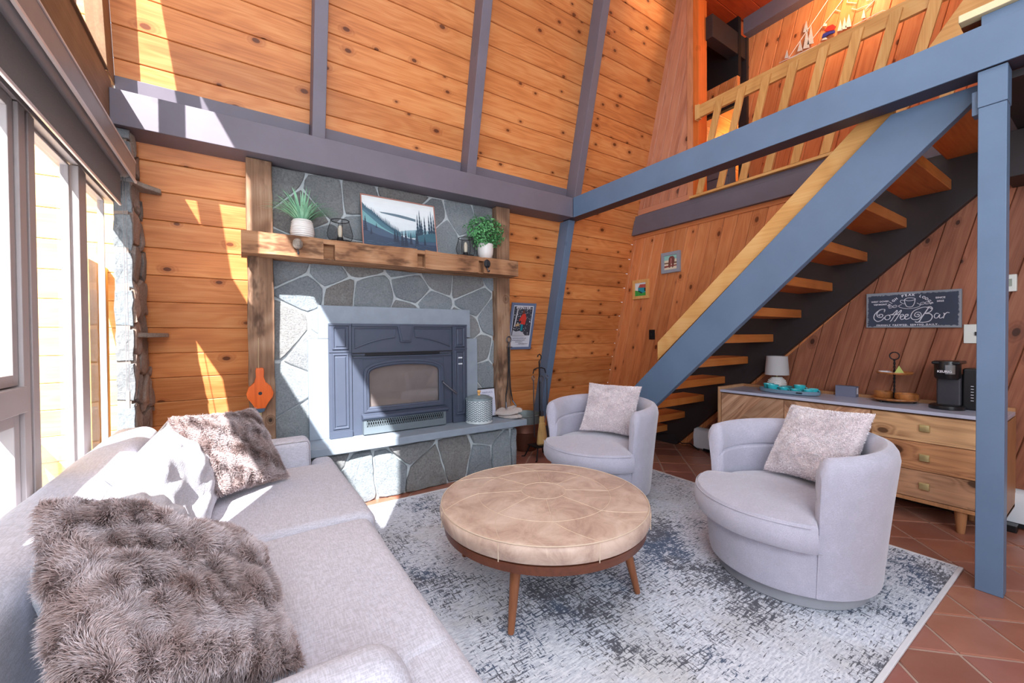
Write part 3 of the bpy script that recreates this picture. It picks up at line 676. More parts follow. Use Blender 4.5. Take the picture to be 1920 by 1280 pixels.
def hdr(b):
    b.box(.757, 1.649, 3.512, Y1, 1.15, 1.412); b.box(.757, 1.649, 3.500, 3.512, 1.390, 1.412)
    for sx in (-1, 1):   # spandrel panels above the arch
        n = 14; xa = 1.203+sx*.092; xb = 1.203+sx*.425
        arc = [(xb+(xa-xb)*i/n, 1.203+.100*(1-((xb+(xa-xb)*i/n-1.203)/.44)**2)) for i in range(n+1)]
        up = [(x, max(z, 1.203)) for x, z in arc]
        b.tube([(x, 3.508, z) for x, z in up], .006, 6); b.tube([(xb, 3.508, up[0][1]), (xb, 3.508, 1.375), (xa-sx*.012, 3.508, 1.375), (xa, 3.508, up[-1][1])], .005, 6)
one('arched_header', m['stove'], hdr, t, bevel=.002)
one('keystone', m['stove'], lambda b: (b.prism([(1.127, 3.495, 1.411), (1.279, 3.495, 1.411), (1.250, 3.495, 1.254), (1.157, 3.495, 1.254)], (0, .02, 0)), b.prism([(1.147, 3.488, 1.396), (1.259, 3.488, 1.396), (1.236, 3.488, 1.268), (1.171, 3.488, 1.268)], (0, .01, 0))), t, bevel=.003)
one('air_slot', m['black_matte'], lambda b: (b.box(.86, 1.52, 3.500, 3.515, 1.146, 1.163), b.box(.76, 1.648, 3.505, 3.51, 1.164, 1.172)), t)
def body(b):
    b.box(.757, .846, 3.52, Y1, .492, 1.143); b.box(1.566, 1.649, 3.52, Y1, .492, 1.143); b.box(.846, 1.566, 3.52, Y1, .492, .67); b.box(.846, 1.566, 3.52, Y1, 1.112, 1.143)
    b.box(.765, 1.641, 3.508, 3.52, 1.128, 1.140)
def body2(b):
    body(b); A = arch(.846, 1.564, .668, 1.0, 1.111, 3.522)[2:]
    for p, q_ in zip(A, A[1:]): b.add([p, q_, (q_[0], 3.522, 1.112), (p[0], 3.522, 1.112)], [(0, 1, 2, 3)])
def arch(x0, x1, zb, zs, zt, y, n=16):
    w = (x1-x0)/2; c = (x0+x1)/2
    return [(x0, y, zb), (x1, y, zb)]+[(c+w*math.cos(math.pi*i/n), y, zs+(zt-zs)*math.sin(math.pi*i/n)**.75) for i in range(n+1)]
def ring(b, A, B):
    n = len(A); b.add(A+B, [(k, (k+1) % n, n+(k+1) % n, n+k) for k in range(n)])
one('stove_face', m['stove'], body2, t, bevel=.002)
def door(b):
    L = [arch(.846, 1.564, .668, 1.0, 1.111, 3.523), arch(.846, 1.564, .668, 1.0, 1.111, 3.505), arch(.852, 1.558, .674, .998, 1.105, 3.499), arch(.866, 1.544, .688, .994, 1.091, 3.499), arch(.872, 1.538, .694, .992, 1.085, 3.505), arch(.884, 1.526, .706, .99, 1.073, 3.505), arch(.894, 1.516, .716, .988, 1.061, 3.512), arch(.894, 1.516, .716, .988, 1.061, 3.53)]
    for a, c in zip(L, L[1:]): ring(b, a, c)
one('door_frame', m['stove'], door, t, smooth=True)
one('door_glass', m['fireglass'], lambda b: b.prism(arch(.892, 1.518, .714, .99, 1.063, 3.522), (0, .004, 0)), t)
def firebox(b):
    x0, x1, y0, y1, z0, z1 = .86, 1.55, 3.53, 3.86, .66, 1.10
    b.box(x0, x1, y1, y1+.02, z0, z1); b.box(x0-.02, x0, y0, y1, z0, z1); b.box(x1, x1+.02, y0, y1, z0, z1); b.box(x0, x1, y0, y1, z0-.02, z0); b.box(x0, x1, y0, y1, 1.06, 1.10)
    for k in range(1, 5): b.box(x0+k*.138, x0+k*.138+.004, y1-.004, y1, z0, z1)
one('firebox_lining', flat('firebrick', 214, 184, 162, .9), firebox, t)
one('baffle', flat('ash_brick', 190, 160, 130, .9), lambda b: b.box(.87, 1.54, 3.56, 3.85, .97, .99), t)
def logs(b):
    b.tube([(.98, 3.68, .70), (1.24, 3.74, .73)], [.035, .03], 8); b.tube([(1.1, 3.64, .71), (1.35, 3.70, .69)], [.03, .032], 8); b.tube([(1.06, 3.76, .76), (1.30, 3.70, .75)], .028, 8)
    for k in range(40): b.lathe([(.0, .02), (.02, .012), (.03, 0)], (random.uniform(.92, 1.5), random.uniform(3.58, 3.82), .66), 6)
one('charred_logs', flat('char', 96, 74, 66, .95), logs, t)
one('ash_ledge', m['stove'], lambda b: (b.prism([(.823, 3.44, .652), (.823, 3.505, .668), (.823, 3.505, .62), (.823, 3.455, .62), (.823, 3.44, .635)], (.757, 0, 0))), t, bevel=.003)
def grille(b):
    z0, z1, y = .558, .612, 3.470; b.box(.832, 1.56, y-.006, y+.04, .612, .622); b.box(.832, 1.56, y-.010, y+.04, .500, .558); b.box(.832, .856, y-.006, y+.04, z0, z1); b.box(1.536, 1.56, y-.006, y+.04, z0, z1)
    n = 18; w = (1.536-.856)/n
    for k in range(n):
        x = .856+k*w
        b.tube([(x, y, z0), (x+w/2, y, z1)], .0026, 5); b.tube([(x+w/2, y, z1), (x+w, y, z0)], .0026, 5); b.tube([(x, y, z1), (x+w/2, y, z0)], .0026, 5); b.tube([(x+w/2, y, z0), (x+w, y, z1)], .0026, 5)
one('lattice_grille', plain('worn_stove_metal', srgb(120, 132, 140), .4, .4), grille, t)
one('grille_back', m['black_matte'], lambda b: b.box(.85, 1.54, 3.505, 3.515, .5, .62), t)
one('door_handle', m['iron'], lambda b: (b.tube([(1.545, 3.50, .89), (1.535, 3.465, .885), (1.59, 3.44, .83), (1.655, 3.43, .775)], [.007, .007, .008, .010], 8)), t, smooth=True)
for z in (1.095, 1.037): one('badge', flat('silver_badge', 205, 212, 220), lambda b: b.box(1.705, 1.745, 3.490, 3.496, z, z+.012), t)
# ================================================================== STAIRCASE
t = thing('staircase', 'open oak-tread staircase with slate-blue stringers', 'stairs', (3.7, 2.4, 0))
def sy(z): return 1.404+.2316*(8-z/.2167)         # back edge of the tread whose top is at z
def stringer(x0, x1, up, dn, ztop=2.60, z_lo=0.0, slope=.943, ref=(1.336, 1.98)):
    # band around the pitch line z = ref_z - slope*(y-ref_y)
    Z = lambda y, o: ref[1]-slope*(y-ref[0])+o
    yy = lambda z, o: ref[0]-(z-o-ref[1])/slope
    pts = [(yy(z_lo, -dn), z_lo), (yy(z_lo, up), z_lo), (yy(ztop, up), ztop), (yy(ztop, -dn), ztop)]
    return [(x0, y, z) for y, z in pts], (x1-x0, 0, 0)
p, off = stringer(3.24, 3.30, .114, .278); one('stringer', m['slate_blue'], lambda b: b.prism(p, off), t, bevel=.004)
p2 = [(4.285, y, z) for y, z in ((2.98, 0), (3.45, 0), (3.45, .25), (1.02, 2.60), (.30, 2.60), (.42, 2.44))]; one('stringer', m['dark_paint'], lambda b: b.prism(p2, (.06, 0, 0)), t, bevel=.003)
for i in range(1, 13):
    y = 1.432+.2362*(8-i); z = .2210*i-.026*(i > 1)
    one('tread', m['oak_x'], lambda b: b.box(3.302, 4.283, y, y+.262, z-.074, z), t, bevel=.006)
def rail(b):
    f = lambda x, pts: [(x, y, z) for y, z in pts]
    b.prism(f(3.302, [(2.487, 1.06), (2.487, 1.232), (.80, 2.80), (.80, 2.60), (1.0, 2.44)]), (.036, 0, 0))
one('handrail', m['oak'], rail, t, bevel=.003)
t = thing('loft_railing', 'light oak loft railing with slanted balusters', 'railing', (4.28, 1.6, 2.84))
one('top_rail', m['oak'], lambda b: b.box(4.285, 4.32, .45, 2.69, 3.715, 3.852), t, bevel=.003)
one('rail_block', m['oak_z'], lambda b: (b.box(4.275, 4.33, 2.668, 2.706, 3.705, 3.862), b.box(4.27, 4.335, 2.706, 2.716, 3.70, 3.868)), t, bevel=.003)
for k in range(10):
    y = 2.392-.2345*k      # right edge at the top
    one('baluster', m['oak_z'], lambda b: b.prism([(4.262, y+.075, 3.80), (4.262, y, 3.80), (4.262, y+.232, 2.87), (4.262, y+.307, 2.87)], (.0225, 0, 0)), t, bevel=.002)
one('bottom_trim', m['oak'], lambda b: b.box(4.262, 4.34, .45, 2.78, 2.842, 2.868), t, bevel=.002)
one('stair_rail', m['oak'], lambda b: b.prism([(4.232, .95, 3.00), (4.232, .35, 3.72), (4.232, .35, 3.95), (4.232, .42, 3.95), (4.232, .95, 3.24)], (.028, 0, 0)), t, bevel=.003)
# ================================================================== SIDEBOARD
t = thing('sideboard', 'acacia sideboard with chevron doors, brass-knobbed drawers and a pale stone top', 'sideboard', (4.07, 1.37, 0))
SX, SY0, SY1 = 3.85, .42, 2.20
one('carcass', m['acacia_leg'], lambda b: (b.box(SX+.012, 4.29, SY0, SY1-.022, .15, .742)), t, bevel=.003)
one('side_panel', wood('side_board', srgb(196, 150, 112), srgb(140, 92, 62), uvs=False, axis='Z', knots=.1), lambda b: b.box(SX-.01, 4.29, SY1-.02, SY1+.006, .145, .80), t, bevel=.003)
one('top_slab', plain('pale_marble', srgb(188, 192, 214), .25, mottle=.04, scale=4), lambda b: b.box(SX-.018, 4.262, SY0, SY1-.021, .752, .776), t, bevel=.003)
one('back_rail', m['acacia_leg'], lambda b: b.box(4.264, 4.29, SY0, SY1-.021, .744, .80), t, bevel=.002)
def front(y0, y1, z0, z1, dirs, mat, name, seed, pitch=.075):
    def f(b):
        for (a0, a1), d in dirs: boards(b, [(a0, z0), (a1, z0), (a1, z1), (a0, z1)], d, pitch, (SX+.0121, 0, 0), (0, 1, 0), (0, 0, 1), (-1, 0, 0), .014, .0008, seed*.013, .0008)
    return one(name, mat, f, t)
front(1.633, 2.172, .175, .738, [((1.633, 2.172), (-1, 1))], m['acacia'], 'door', 1)
d2 = front(1.058, 1.627, .175, .738, [((1.058, 1.340), (-1, 1)), ((1.341, 1.627), (1, 1))], m['acacia'], 'door', 2)
def drawer_mat(name, hi, lo, cy, cz): return wood(name, hi, lo, uvs=True, knots=.5, ring=1.6, kscale=2.4, streak=.7, var=.1)
for z0, z1, zk, a, b_ in ((.560, .738, .656, (206, 164, 122), (132, 84, 52)), (.366, .554, .456, (190, 138, 98), (108, 58, 34)), (.175, .360, .262, (176, 134, 104), (110, 76, 56))):
    mt = wood('drawer_front_wood', srgb(*a), srgb(*b_), knots=.55, ring=1.0, kscale=2.4, streak=.5, var=.05)
    dr = one('drawer', mt, lambda q: boards(q, [(.44, z0), (1.045, z0), (1.045, z1), (.44, z1)], (1, .02), .4, (SX+.0121, 0, 0), (0, 1, 0), (0, 0, 1), (-1, 0, 0), .014, .0008, z0, .001), t)
    one('knob', m['brass'], lambda q: (q.box(SX-.016, SX-.002, .768-.026, .768+.026, zk-.024, zk+.024), q.add([(SX-.017, .742, zk-.024), (SX-.017, .794, zk-.024), (SX-.017, .794, zk+.024), (SX-.017, .742, zk+.024), (SX-.026, .768, zk)], [(0, 1, 4), (1, 2, 4), (2, 3, 4), (3, 0, 4), (3, 2, 1, 0)])), dr, bevel=.003)
one('plinth_rail', m['acacia_leg'], lambda b: b.box(SX-.006, 4.28, SY0, SY1, .145, .170), t, bevel=.003)
for x in (3.885, 4.22):
    for y in (.605, 2.05): one('leg', m['acacia_leg'], lambda b: b.lathe([(.018, 0), (.020, .005), (.032, .145)], (x, y, 0), 16), t, smooth=True)
ST = .776
# lamp
t = thing('table_lamp', 'small white ribbed table lamp with a drum shade on the sideboard', 'lamp', (4.185, 1.832, ST))
c = (4.185, 1.832, ST)
one('lamp_base', m['white'], lambda b: b.lathe([(.045, 0), (.060, .012), (.071, .04), (.073, .062), (.069, .085), (.058, .108), (.046, .120), (.044, .126)], c, 32), t, smooth=True)
one('beading', m['white'], lambda b: [b.lathe([(0, -.005), (.005, -.0025), (.005, .0025), (0, .005)], (c[0]+r_*math.cos(a), c[1]+r_*math.sin(a), c[2]+z), 6) for r_, z in ((.063, .018), (.070, .033), (.074, .048), (.0745, .063), (.072, .078), (.066, .093)) for a in [2*math.pi*k/28 for k in range(28)]], t)
one('lamp_neck', m['brass'], lambda b: b.lathe([(.008, .12), (.008, .155)], c, 10), t)
one('lamp_shade', plain('linen_shade', srgb(196, 194, 196), .9, mottle=.03, scale=60), lambda b: b.lathe([(.098, .146), (.086, .318), (.083, .318), (.095, .146)], c, 40, caps=False), t, smooth=True)
# tray with cups
TX, TY = 4.035, 1.672
t = thing('serving_tray', 'oval grey-blue lacquered tray holding turquoise cups', 'tray', (TX, TY, ST))
one('tray_body', m['tray'], lambda b: b.lathe([(0, .002), (.150, .002), (.165, .008), (.170, .036), (.166, .038), (.158, .012), (.15, .008), (0, .008)], (TX, TY, ST), 48, sx=.64, sy=1.42), t, smooth=True)
one('tray_handle', m['black_matte'], lambda b: b.box(TX-.098, TX-.090, TY-.14, TY-.09, ST+.018, ST+.028), t)
def cup(x, y, r, h, lab, inside=True):
    h *= 1.22; r *= 1.04
    q = thing('cup', lab, 'cup', (x, y, ST+.0085), 0, 'turquoise cups on the tray')
    one('cup_body', m['teal'], lambda b: b.lathe([(r*.5, 0), (r*.8, h*.35), (r, h), (r*.95, h), (r*.74, h*.38), (0, h*.16)], (x, y, ST+.0085), 24), q, smooth=True)
    one('cup_lining', m['white'], lambda b: b.lathe([(r*.96, h*1.005), (r*.90, h*.85), (r*.72, h*.42), (0, h*.2)], (x, y, ST+.0086), 24, caps=False), q, smooth=True)
    one('handle', m['teal'], lambda b: b.tube([(x-.01, y-r*.85, ST+.0085+h*.8), (x-.012, y-r*1.32, ST+.0085+h*.75), (x-.014, y-r*1.35, ST+.0085+h*.45), (x-.012, y-r*.75, ST+.0085+h*.35)], .004, 8), q, smooth=True)
cup(4.070, 1.852, .041, .050, 'turquoise cup at the left end of the tray, partly behind another')
cup(4.005, 1.788, .045, .050, 'turquoise cup with white lining, front left of the tray')
cup(4.085, 1.605, .044, .055, 'tall turquoise cup with white rim at the back centre of the tray')
cup(3.995, 1.692, .036, .038, 'small turquoise cup at the front of the tray, left of centre')
cup(3.985, 1.600, .035, .034, 'small turquoise cup at the front of the tray, right of centre')
cup(4.005, 1.510, .036, .036, 'turquoise cup at the right front of the tray')
cup(4.080, 1.500, .036, .038, 'turquoise cup at the right end of the tray, behind another')
t = thing('saucer_stack', 'stack of turquoise saucers at the back of the tray', 'saucers', (4.085, 1.702, ST+.0085))
for k in range(4): one('saucer', m['teal'], lambda b: b.lathe([(.025, 0), (.045, .006), (.050, .012), (.044, .012), (.02, .006), (0, .006)], (4.085, 1.702, ST+.0085+k*.0125), 24), t, smooth=True)
# card box
t = thing('tea_box', 'slate-grey card box on the sideboard beside the tiered stand', 'box', (4.23, 1.32, ST))
one('box_body', m['box'], lambda b: b.box(4.200, 4.262, 1.245, 1.385, ST, ST+.088), t, bevel=.002)
one('paper_sticker', m['paper'], lambda b: b.box(4.216, 4.25, 1.2445, 1.2449, ST+.025, ST+.075), t)
# tiered stand
cx, cy = 4.165, 1.0
t = thing('tiered_stand', 'two-tier round wooden serving stand with black twisted stem', 'stand', (cx, cy, ST))
def plate(z, r): return [(0, z), (r*.93, z), (r, z+.010), (r*.99, z+.016), (r*.90, z+.010), (0, z+.010)]
one('lower_tier', m['traywood'], lambda b: b.lathe(plate(.018, .140), (cx, cy, ST), 40), t, smooth=True)
one('upper_tier', m['traywood'], lambda b: b.lathe(plate(.215, .108), (cx, cy, ST), 40), t, smooth=True)
def stem(b):
    for ph in (0, math.pi): b.tube([(cx+.004*math.cos(ph+z*110), cy+.004*math.sin(ph+z*110), ST+.02+z) for z in [k*.006 for k in range(51)]], .0038, 6)
    b.tube([(cx, cy+.028*math.sin(a), ST+.352+.028*-math.cos(a)) for a in [2*math.pi*k/24 for k in range(24)]], .004, 8, closed=True)
one('stem', m['black_matte'], stem, t, smooth=True)
for k in range(3):
    a = 2*math.pi*k/3+.6; one('ball_foot', m['black_matte'], lambda b: b.lathe([(0, 0), (.007, .003), (.009, .009), (.007, .015), (0, .018)], (cx+.115*math.cos(a), cy+.115*math.sin(a), ST), 12), t, smooth=True)
def bowl(x, y, r, lab): tag(one('wooden_bowl', m['traywood'], lambda b: b.lathe([(r*.9, 0), (r, .01), (r*.98, .045), (r*.9, .045), (r*.88, .012), (0, .01)], (x, y, ST+.0285), 32), smooth=True), lab, 'bowl', 'wooden bowls on the lower tier')
bowl(4.185, 1.068, .060, 'low round wooden bowl on the left of the lower tier'); bowl(4.145, .925, .068, 'low round wooden bowl on the right of the lower tier')
tag(one('tea_bag_pyramid', flat('lime_card', 190, 206, 120), lambda b: b.add([(cx-.055, cy-.045, ST+.2256), (cx-.02, cy-.06, ST+.2256), (cx-.015, cy-.022, ST+.2256), (cx-.05, cy-.012, ST+.2256), (cx-.035, cy-.035, ST+.282)], [(0, 1, 2, 3), (0, 4, 1), (1, 4, 2), (2, 4, 3), (3, 4, 0)])), 'small lime-green pyramid on the upper tier', 'packet')
tag(one('sachets', m['paper'], lambda b: (b.box(cx-.05, cx+.0, cy+.01, cy+.07, ST+.2256, ST+.230), b.box(cx-.03, cx+.03, cy+.03, cy+.085, ST+.2301, ST+.234))), 'white paper sachets lying on the upper tier', 'sachets')
# coffee maker
t = thing('coffee_maker', 'black single-serve coffee maker on the right end of the sideboard', 'coffee maker', (4.14, .66, ST))
one('base', m['black'], lambda b: b.lathe([(.082, 0), (.084, .006), (.082, .022), (.070, .028), (0, .028)], (4.075, .700, ST), 32), t, smooth=True)
one('column', plain('dark_grey_plastic', srgb(58, 58, 66), .35), lambda b: b.box(4.09, 4.19, .640, .752, ST+.0, ST+.225), t, bevel=.012)
one('water_tank', m['black'], lambda b: b.box(4.10, 4.24, .565, .638, ST, ST+.262), t, bevel=.012)
one('brew_head', m['black'], lambda b: b.lathe([(.052, .190), (.060, .202), (.062, .300), (.060, .306), (0, .306)], (4.085, .700, ST), 32), t, smooth=True)
one('lid', m['black'], lambda b: b.box(4.03, 4.22, .635, .765, ST+.285, ST+.305), t, bevel=.008)
def arcband(b, r, z0, z1, a0, a1, c):
    n = 12; v = [(c[0]+r*math.cos(a0+(a1-a0)*i/n), c[1]+r*math.sin(a0+(a1-a0)*i/n), z) for z in (z0, z1) for i in range(n+1)]
    b.add(v, [(i, i+1, n+2+i, n+1+i) for i in range(n)])
one('chrome_band', plain('chrome', srgb(150, 156, 160), .15, .9), lambda b: arcband(b, .0632, ST+.225, ST+.282, R(180), R(222), (4.085, .70)), t)
text('KEURIG', .019, (4.0195, .702, ST+.240), (0, -1, 0), (0, 0, 1), None, bold=.0006).build('lettering', m['paper'], t)
for k in range(6): one('level_mark', m['paper'], lambda b: b.box(4.095, 4.0995, .588, .600, ST+.06+k*.018, ST+.063+k*.018), t)
for o_ in COL.objects:
    if o_.parent is None and o_.name == 'coffee_maker': o_.scale = (1.08,)*3
# wall things
t = thing('wall_sign', 'dark chalkboard-style Coffee Bar sign on the shaded plank wall', 'sign', (4.33, .945, 1.48))
def signm():
    q = NT('distressed_slate_sign'); v = q.obj(); sp = q.new('ShaderNodeSeparateXYZ'); q.put(sp.inputs[0], v)
    ay = q.math('ABSOLUTE', sp.outputs[1]); az = q.math('ABSOLUTE', sp.outputs[2])
    edge = q.math('MAXIMUM', q.math('SUBTRACT', ay, .268), q.math('SUBTRACT', az, .136)); n = q.noise(v, 60, 5, .75)
    w = q.step(q.math('ADD', q.math('MULTIPLY', edge, 26.), n), .10, .22)
    return q.fin(q.mix(w, q.mix(q.noise(v, 10, 4), srgb(48, 56, 74), srgb(62, 70, 92)), srgb(140, 146, 156)), .7)
one('board', signm(), lambda b: b.prism([(4.318, 1.213, 1.349), (4.318, .676, 1.338), (4.318, .676, 1.617), (4.318, 1.213, 1.626)], (.028, 0, 0)), t, bevel=.002)
sg = MB(); XS_ = 4.3165
def sp_(u, v): return (XS_, 1.205-u*.525, 1.350+v*.265)   # u,v in 0..1 on the sign
def stroke(pts, w=.004):
    """smooth catmull stroke on the sign"""
    P = [pts[0]]+list(pts)+[pts[-1]]; out = []
    for i in range(1, len(P)-2):
        for k in range(8):
            s = k/8; a, b, c_, d = P[i-1], P[i], P[i+1], P[i+2]
            out.append(tuple(.5*((2*b[j])+(-a[j]+c_[j])*s+(2*a[j]-5*b[j]+4*c_[j]-d[j])*s*s+(-a[j]+3*b[j]-3*c_[j]+d[j])*s**3) for j in (0, 1)))
    out.append(pts[-1]); sg.tube([sp_(*p) for p in out], w*.45, 5)
# "Coffee" then "Bar" drawn as script strokes (u right, v up)
stroke([(.155, .335), (.135, .37), (.165, .395), (.185, .36), (.165, .30), (.125, .32), (.115, .42), (.15, .52), (.205, .54), (.20, .46), (.20, .54), (.15, .53), (.09, .40), (.08, .27), (.12, .18), (.175, .22), (.20, .30)], .007)
stroke([(.245, .36), (.215, .33), (.21, .25), (.235, .22), (.265, .26), (.268, .33), (.245, .365), (.262, .36), (.29, .38)], .006)
for u0 in (.29, .335): stroke([(u0, .36), (u0+.035, .44), (u0+.055, .49), (u0+.06, .46), (u0+.02, .30), (u0-.005, .20), (u0-.02, .17)], .006)
stroke([(.275, .365), (.33, .368), (.385, .37)], .005)
for u0 in (.385, .435): stroke([(u0, .28), (u0+.035, .33), (u0+.03, .365), (u0+.008, .35), (u0-.002, .27), (u0+.015, .22), (u0+.045, .245), (u0+.055, .27)], .006)
stroke([(.565, .33), (.575, .36), (.59, .335), (.585, .29), (.555, .29), (.54, .34), (.56, .41), (.60, .40), (.61, .30), (.575, .21), (.525, .21), (.50, .30), (.53, .45), (.61, .54), (.67, .55), (.72, .50)], .006)
stroke([(.69, .55), (.665, .45), (.62, .28), (.59, .15), (.565, .125), (.545, .145)], .008)
stroke([(.665, .54), (.705, .56), (.725, .50), (.70, .41), (.655, .37), (.70, .36), (.725, .28), (.70, .16), (.64, .12), (.58, .13)], .007)
stroke([(.79, .35), (.765, .365), (.745, .31), (.75, .24), (.775, .24), (.80, .33), (.795, .25), (.81, .225), (.83, .26)], .006)
stroke([(.835, .365), (.845, .34), (.835, .22), (.845, .31), (.87, .375), (.895, .365)], .006)
# cup, saucer, beans
c0 = (.46, .72)
stroke([(.43, .80), (.46, .765), (.50, .76), (.54, .78), (.545, .81), (.51, .84), (.46, .84), (.43, .80)], .005)
stroke([(.43, .80), (.435, .70), (.455, .60), (.49, .575), (.52, .60), (.54, .70), (.545, .81)], .005); stroke([(.43, .77), (.395, .79), (.385, .74), (.41, .69), (.44, .67)], .004)
stroke([(.40, .66), (.365, .62), (.40, .56), (.48, .53), (.57, .56), (.60, .62), (.565, .68)], .004)
for bx, by in ((.275, .60), (.325, .61), (.625, .66), (.675, .67)): stroke([(bx-.02, by-.03), (bx-.02, by+.02), (bx+.01, by+.04), (bx+.022, by), (bx, by-.035), (bx-.02, by-.03)], .003); stroke([(bx-.015, by-.02), (bx, by), (bx+.012, by+.025)], .002)
sg.build('script_lettering', m['paper'], t, smooth=True)
def stext(body, u, v, size, rot=0, name='lettering', bold=.0006, sp=1.1):
    ex = Vector((0, -math.cos(rot), math.sin(rot))); ey = Vector((0, math.sin(rot), math.cos(rot)))
    p = sp_(u, v); return text(body, size, p, ex, ey, None, bold=bold, spacing=sp).build(name, m['paper'], t)
stext('WEST DOVER,', .155, .775, .0165); stext('VERMONT', .155, .685, .0165); stext('SINCE', .805, .80, .0175); stext('2025', .805, .705, .0175); stext('FRESHLY BREWED. SERVED DAILY.', .45, .055, .0165, 0, bold=.0007, sp=1.45)
word = 'HIGH PEAK LODGE'
for i, ch in enumerate(word):
    if ch == ' ': continue
    a = R(62-124*i/(len(word)-1)); rr = .135
    p = (XS_, 1.205-.487*.525+rr*math.sin(a), 1.350+.50*.265+rr*1.0*math.cos(a)-.022)
    ex = Vector((0, -math.cos(a), math.sin(a))); ey = Vector((0, math.sin(a), math.cos(a)))
    text(ch, .024, p, ex, ey, None, bold=.0008).build('letter', m['paper'], t)
def plate_sw(name, lab, y0, y1, z0, z1, mat, tog, cat='switch'):
    q = thing(name, lab, cat, (4.345, (y0+y1)/2, (z0+z1)/2))
    one('cover_plate', mat, lambda b: b.box(4.336, 4.352, y0, y1, z0, z1), q, bevel=.003)
    yc, zc = (y0+y1)/2, (z0+z1)/2
    one('toggle', tog, lambda b: b.box(4.324, 4.336, yc-.006, yc+.006, zc-.012, zc+.014), q, bevel=.002)
    return q
plate_sw('light_switch', 'black light switch on the orange plank wall below the small pictures', 3.313, 3.393, 1.246, 1.368, m['black_matte'], m['black'])
q = plate_sw('light_switch', 'cream dimmer switch on the brown plank wall, half hidden by the blue post', .545, .668, 1.225, 1.360, m['plastic_white'], m['black'])
q = thing('thermostat', 'pale wall thermostat on the brown planks right of the blue post', 'thermostat', (4.345, .44, 1.64))
one('housing', m['plastic_white'], lambda b: b.box(4.315, 4.352, .425, .520, 1.575, 1.690), q, bevel=.005); one('display', flat('lcd', 150, 160, 150, .3), lambda b: b.box(4.312, 4.3152, .445, .50, 1.61, 1.66), q)
def small_pic(name, lab, c4, mat, seed):
    y0, y1, z0, z1 = c4; q = thing(name, lab, 'picture', (4.34, (y0+y1)/2, (z0+z1)/2))
    w = .040
    one('picture_frame', mat, lambda b: (b.box(4.322, 4.352, y0, y0+w, z0, z1), b.box(4.322, 4.352, y1-w, y1, z0, z1), b.box(4.322, 4.352, y0+w, y1-w, z0, z0+w), b.box(4.322, 4.352, y0+w, y1-w, z1-w, z1)), q, bevel=.002)
    P = lambda u, v: (4.333, y1-w-(y1-y0-2*w)*u, z0+w+(z1-z0-2*w)*v)
    mb = MB(); cols = []
    def pg(pts, rgb, lift=0):
        if rgb not in cols: cols.append(rgb)
        mb.prism([(p[0]-lift, p[1], p[2]) for p in (P(*a) for a in pts)], (.0008, 0, 0), cols.index(rgb))
    if seed == 1:
        pg([(0, 0), (1, 0), (1, 1), (0, 1)], (226, 232, 236)); pg([(0, 0), (1, 0), (1, .25), (0, .45)], (60, 160, 70), .001); pg([(.28, .35), (.62, .18), (1, .3), (1, .62), (.28, .66)], (36, 150, 170), .002)
        pg([(.3, .64), (1, .60), (.98, .86), (.45, .88)], (186, 84, 74), .003); pg([(.86, .34), (1, .34), (1, .58), (.86, .58)], (30, 40, 50), .0045); pg([(.3, .36), (.62, .18), (.7, .24), (.34, .42)], (26, 50, 60), .0055)
    else:
        pg([(0, 0), (1, 0), (1, 1), (0, 1)], (228, 214, 190)); pg([(0, .66), (1, .72), (1, 1), (0, 1)], (150, 204, 196), .001); pg([(0, .42), (1, .40), (1, .50), (0, .50)], (120, 84, 60), .0015); pg([(0, .15), (1, .22), (1, .30), (0, .28)], (150, 70, 60), .0015)
        pg([(.32, .30), (.36, .78), (.45, .92), (.68, .93), (.82, .78), (.80, .5), (.70, .12), (.62, .12), (.60, .4), (.50, .4), (.46, .12), (.38, .12)], (120, 66, 60), .002); pg([(.5, .3), (.56, .3), (.60, .75), (.5, .8)], (184, 120, 110), .003)
    mb.build('print', [flat('print_%d_%d' % (seed, i), *c_) for i, c_ in enumerate(cols)], q)
small_pic('framed_picture', 'small square picture of a teal house in a light oak frame', (3.392, 3.646, 1.770, 2.018), m['oak_z'], 1)
small_pic('framed_picture', 'small square picture of a brown animal in a grey frame', (2.945, 3.200, 2.050, 2.300), flat('grey_frame', 150, 154, 166), 2)
# baseboard heaters
def heater(lab, y0, y1):
    q = thing('baseboard_heater', lab, 'heater', (4.29, (y0+y1)/2, 0))
    one('housing', m['heater'], lambda b: b.prism([(4.268, y0, .03), (4.262, y0, .17), (4.275, y0, .232), (4.30, y0, .250), (4.348, y0, .250), (4.348, y0, .008), (4.30, y0, .008)], (0, y1-y0, 0)), q, bevel=.003)
    one('vent_slot', m['black_matte'], lambda b: (b.prism([(4.2775, y0+.06, .214), (4.2745, y0+.06, .206), (4.28, y0+.06, .206)], (0, y1-y0-.16, 0)), b.prism([(4.2845, y0+.06, .234), (4.281, y0+.06, .226), (4.29, y0+.06, .226)], (0, y1-y0-.16, 0)), b.box(4.262, 4.270, y0+.02, y1-.12, .012, .040)), q)
heater('white baseboard heater behind and left of the sideboard', -.9, 2.735)
tag(one('power_brick', m['black'], lambda b: b.box(4.16, 4.24, .40, .55, .0, .045), bevel=.005), 'black power adapter on the floor right of the blue post', 'adapter')
tag(one('extension_cable', m['black'], lambda b: b.tube([(4.25, 2.66, .012), (4.27, 2.78, .06), (4.26, 2.88, .04), (4.30, 3.02, .10), (4.28, 3.12, .11), (4.2, 3.25, .06)], .006, 6), smooth=True), 'black cord running along the wall under the stairs', 'cord')
tag(one('extension_cable', m['black'], lambda b: b.tube([(4.22, .50, .05), (4.25, .49, .16), (4.255, .47, .235), (4.25, .505, .25), (4.255, .52, .5)], .006, 6), smooth=True), 'black cord hanging beside the blue post above the adapter', 'cord')
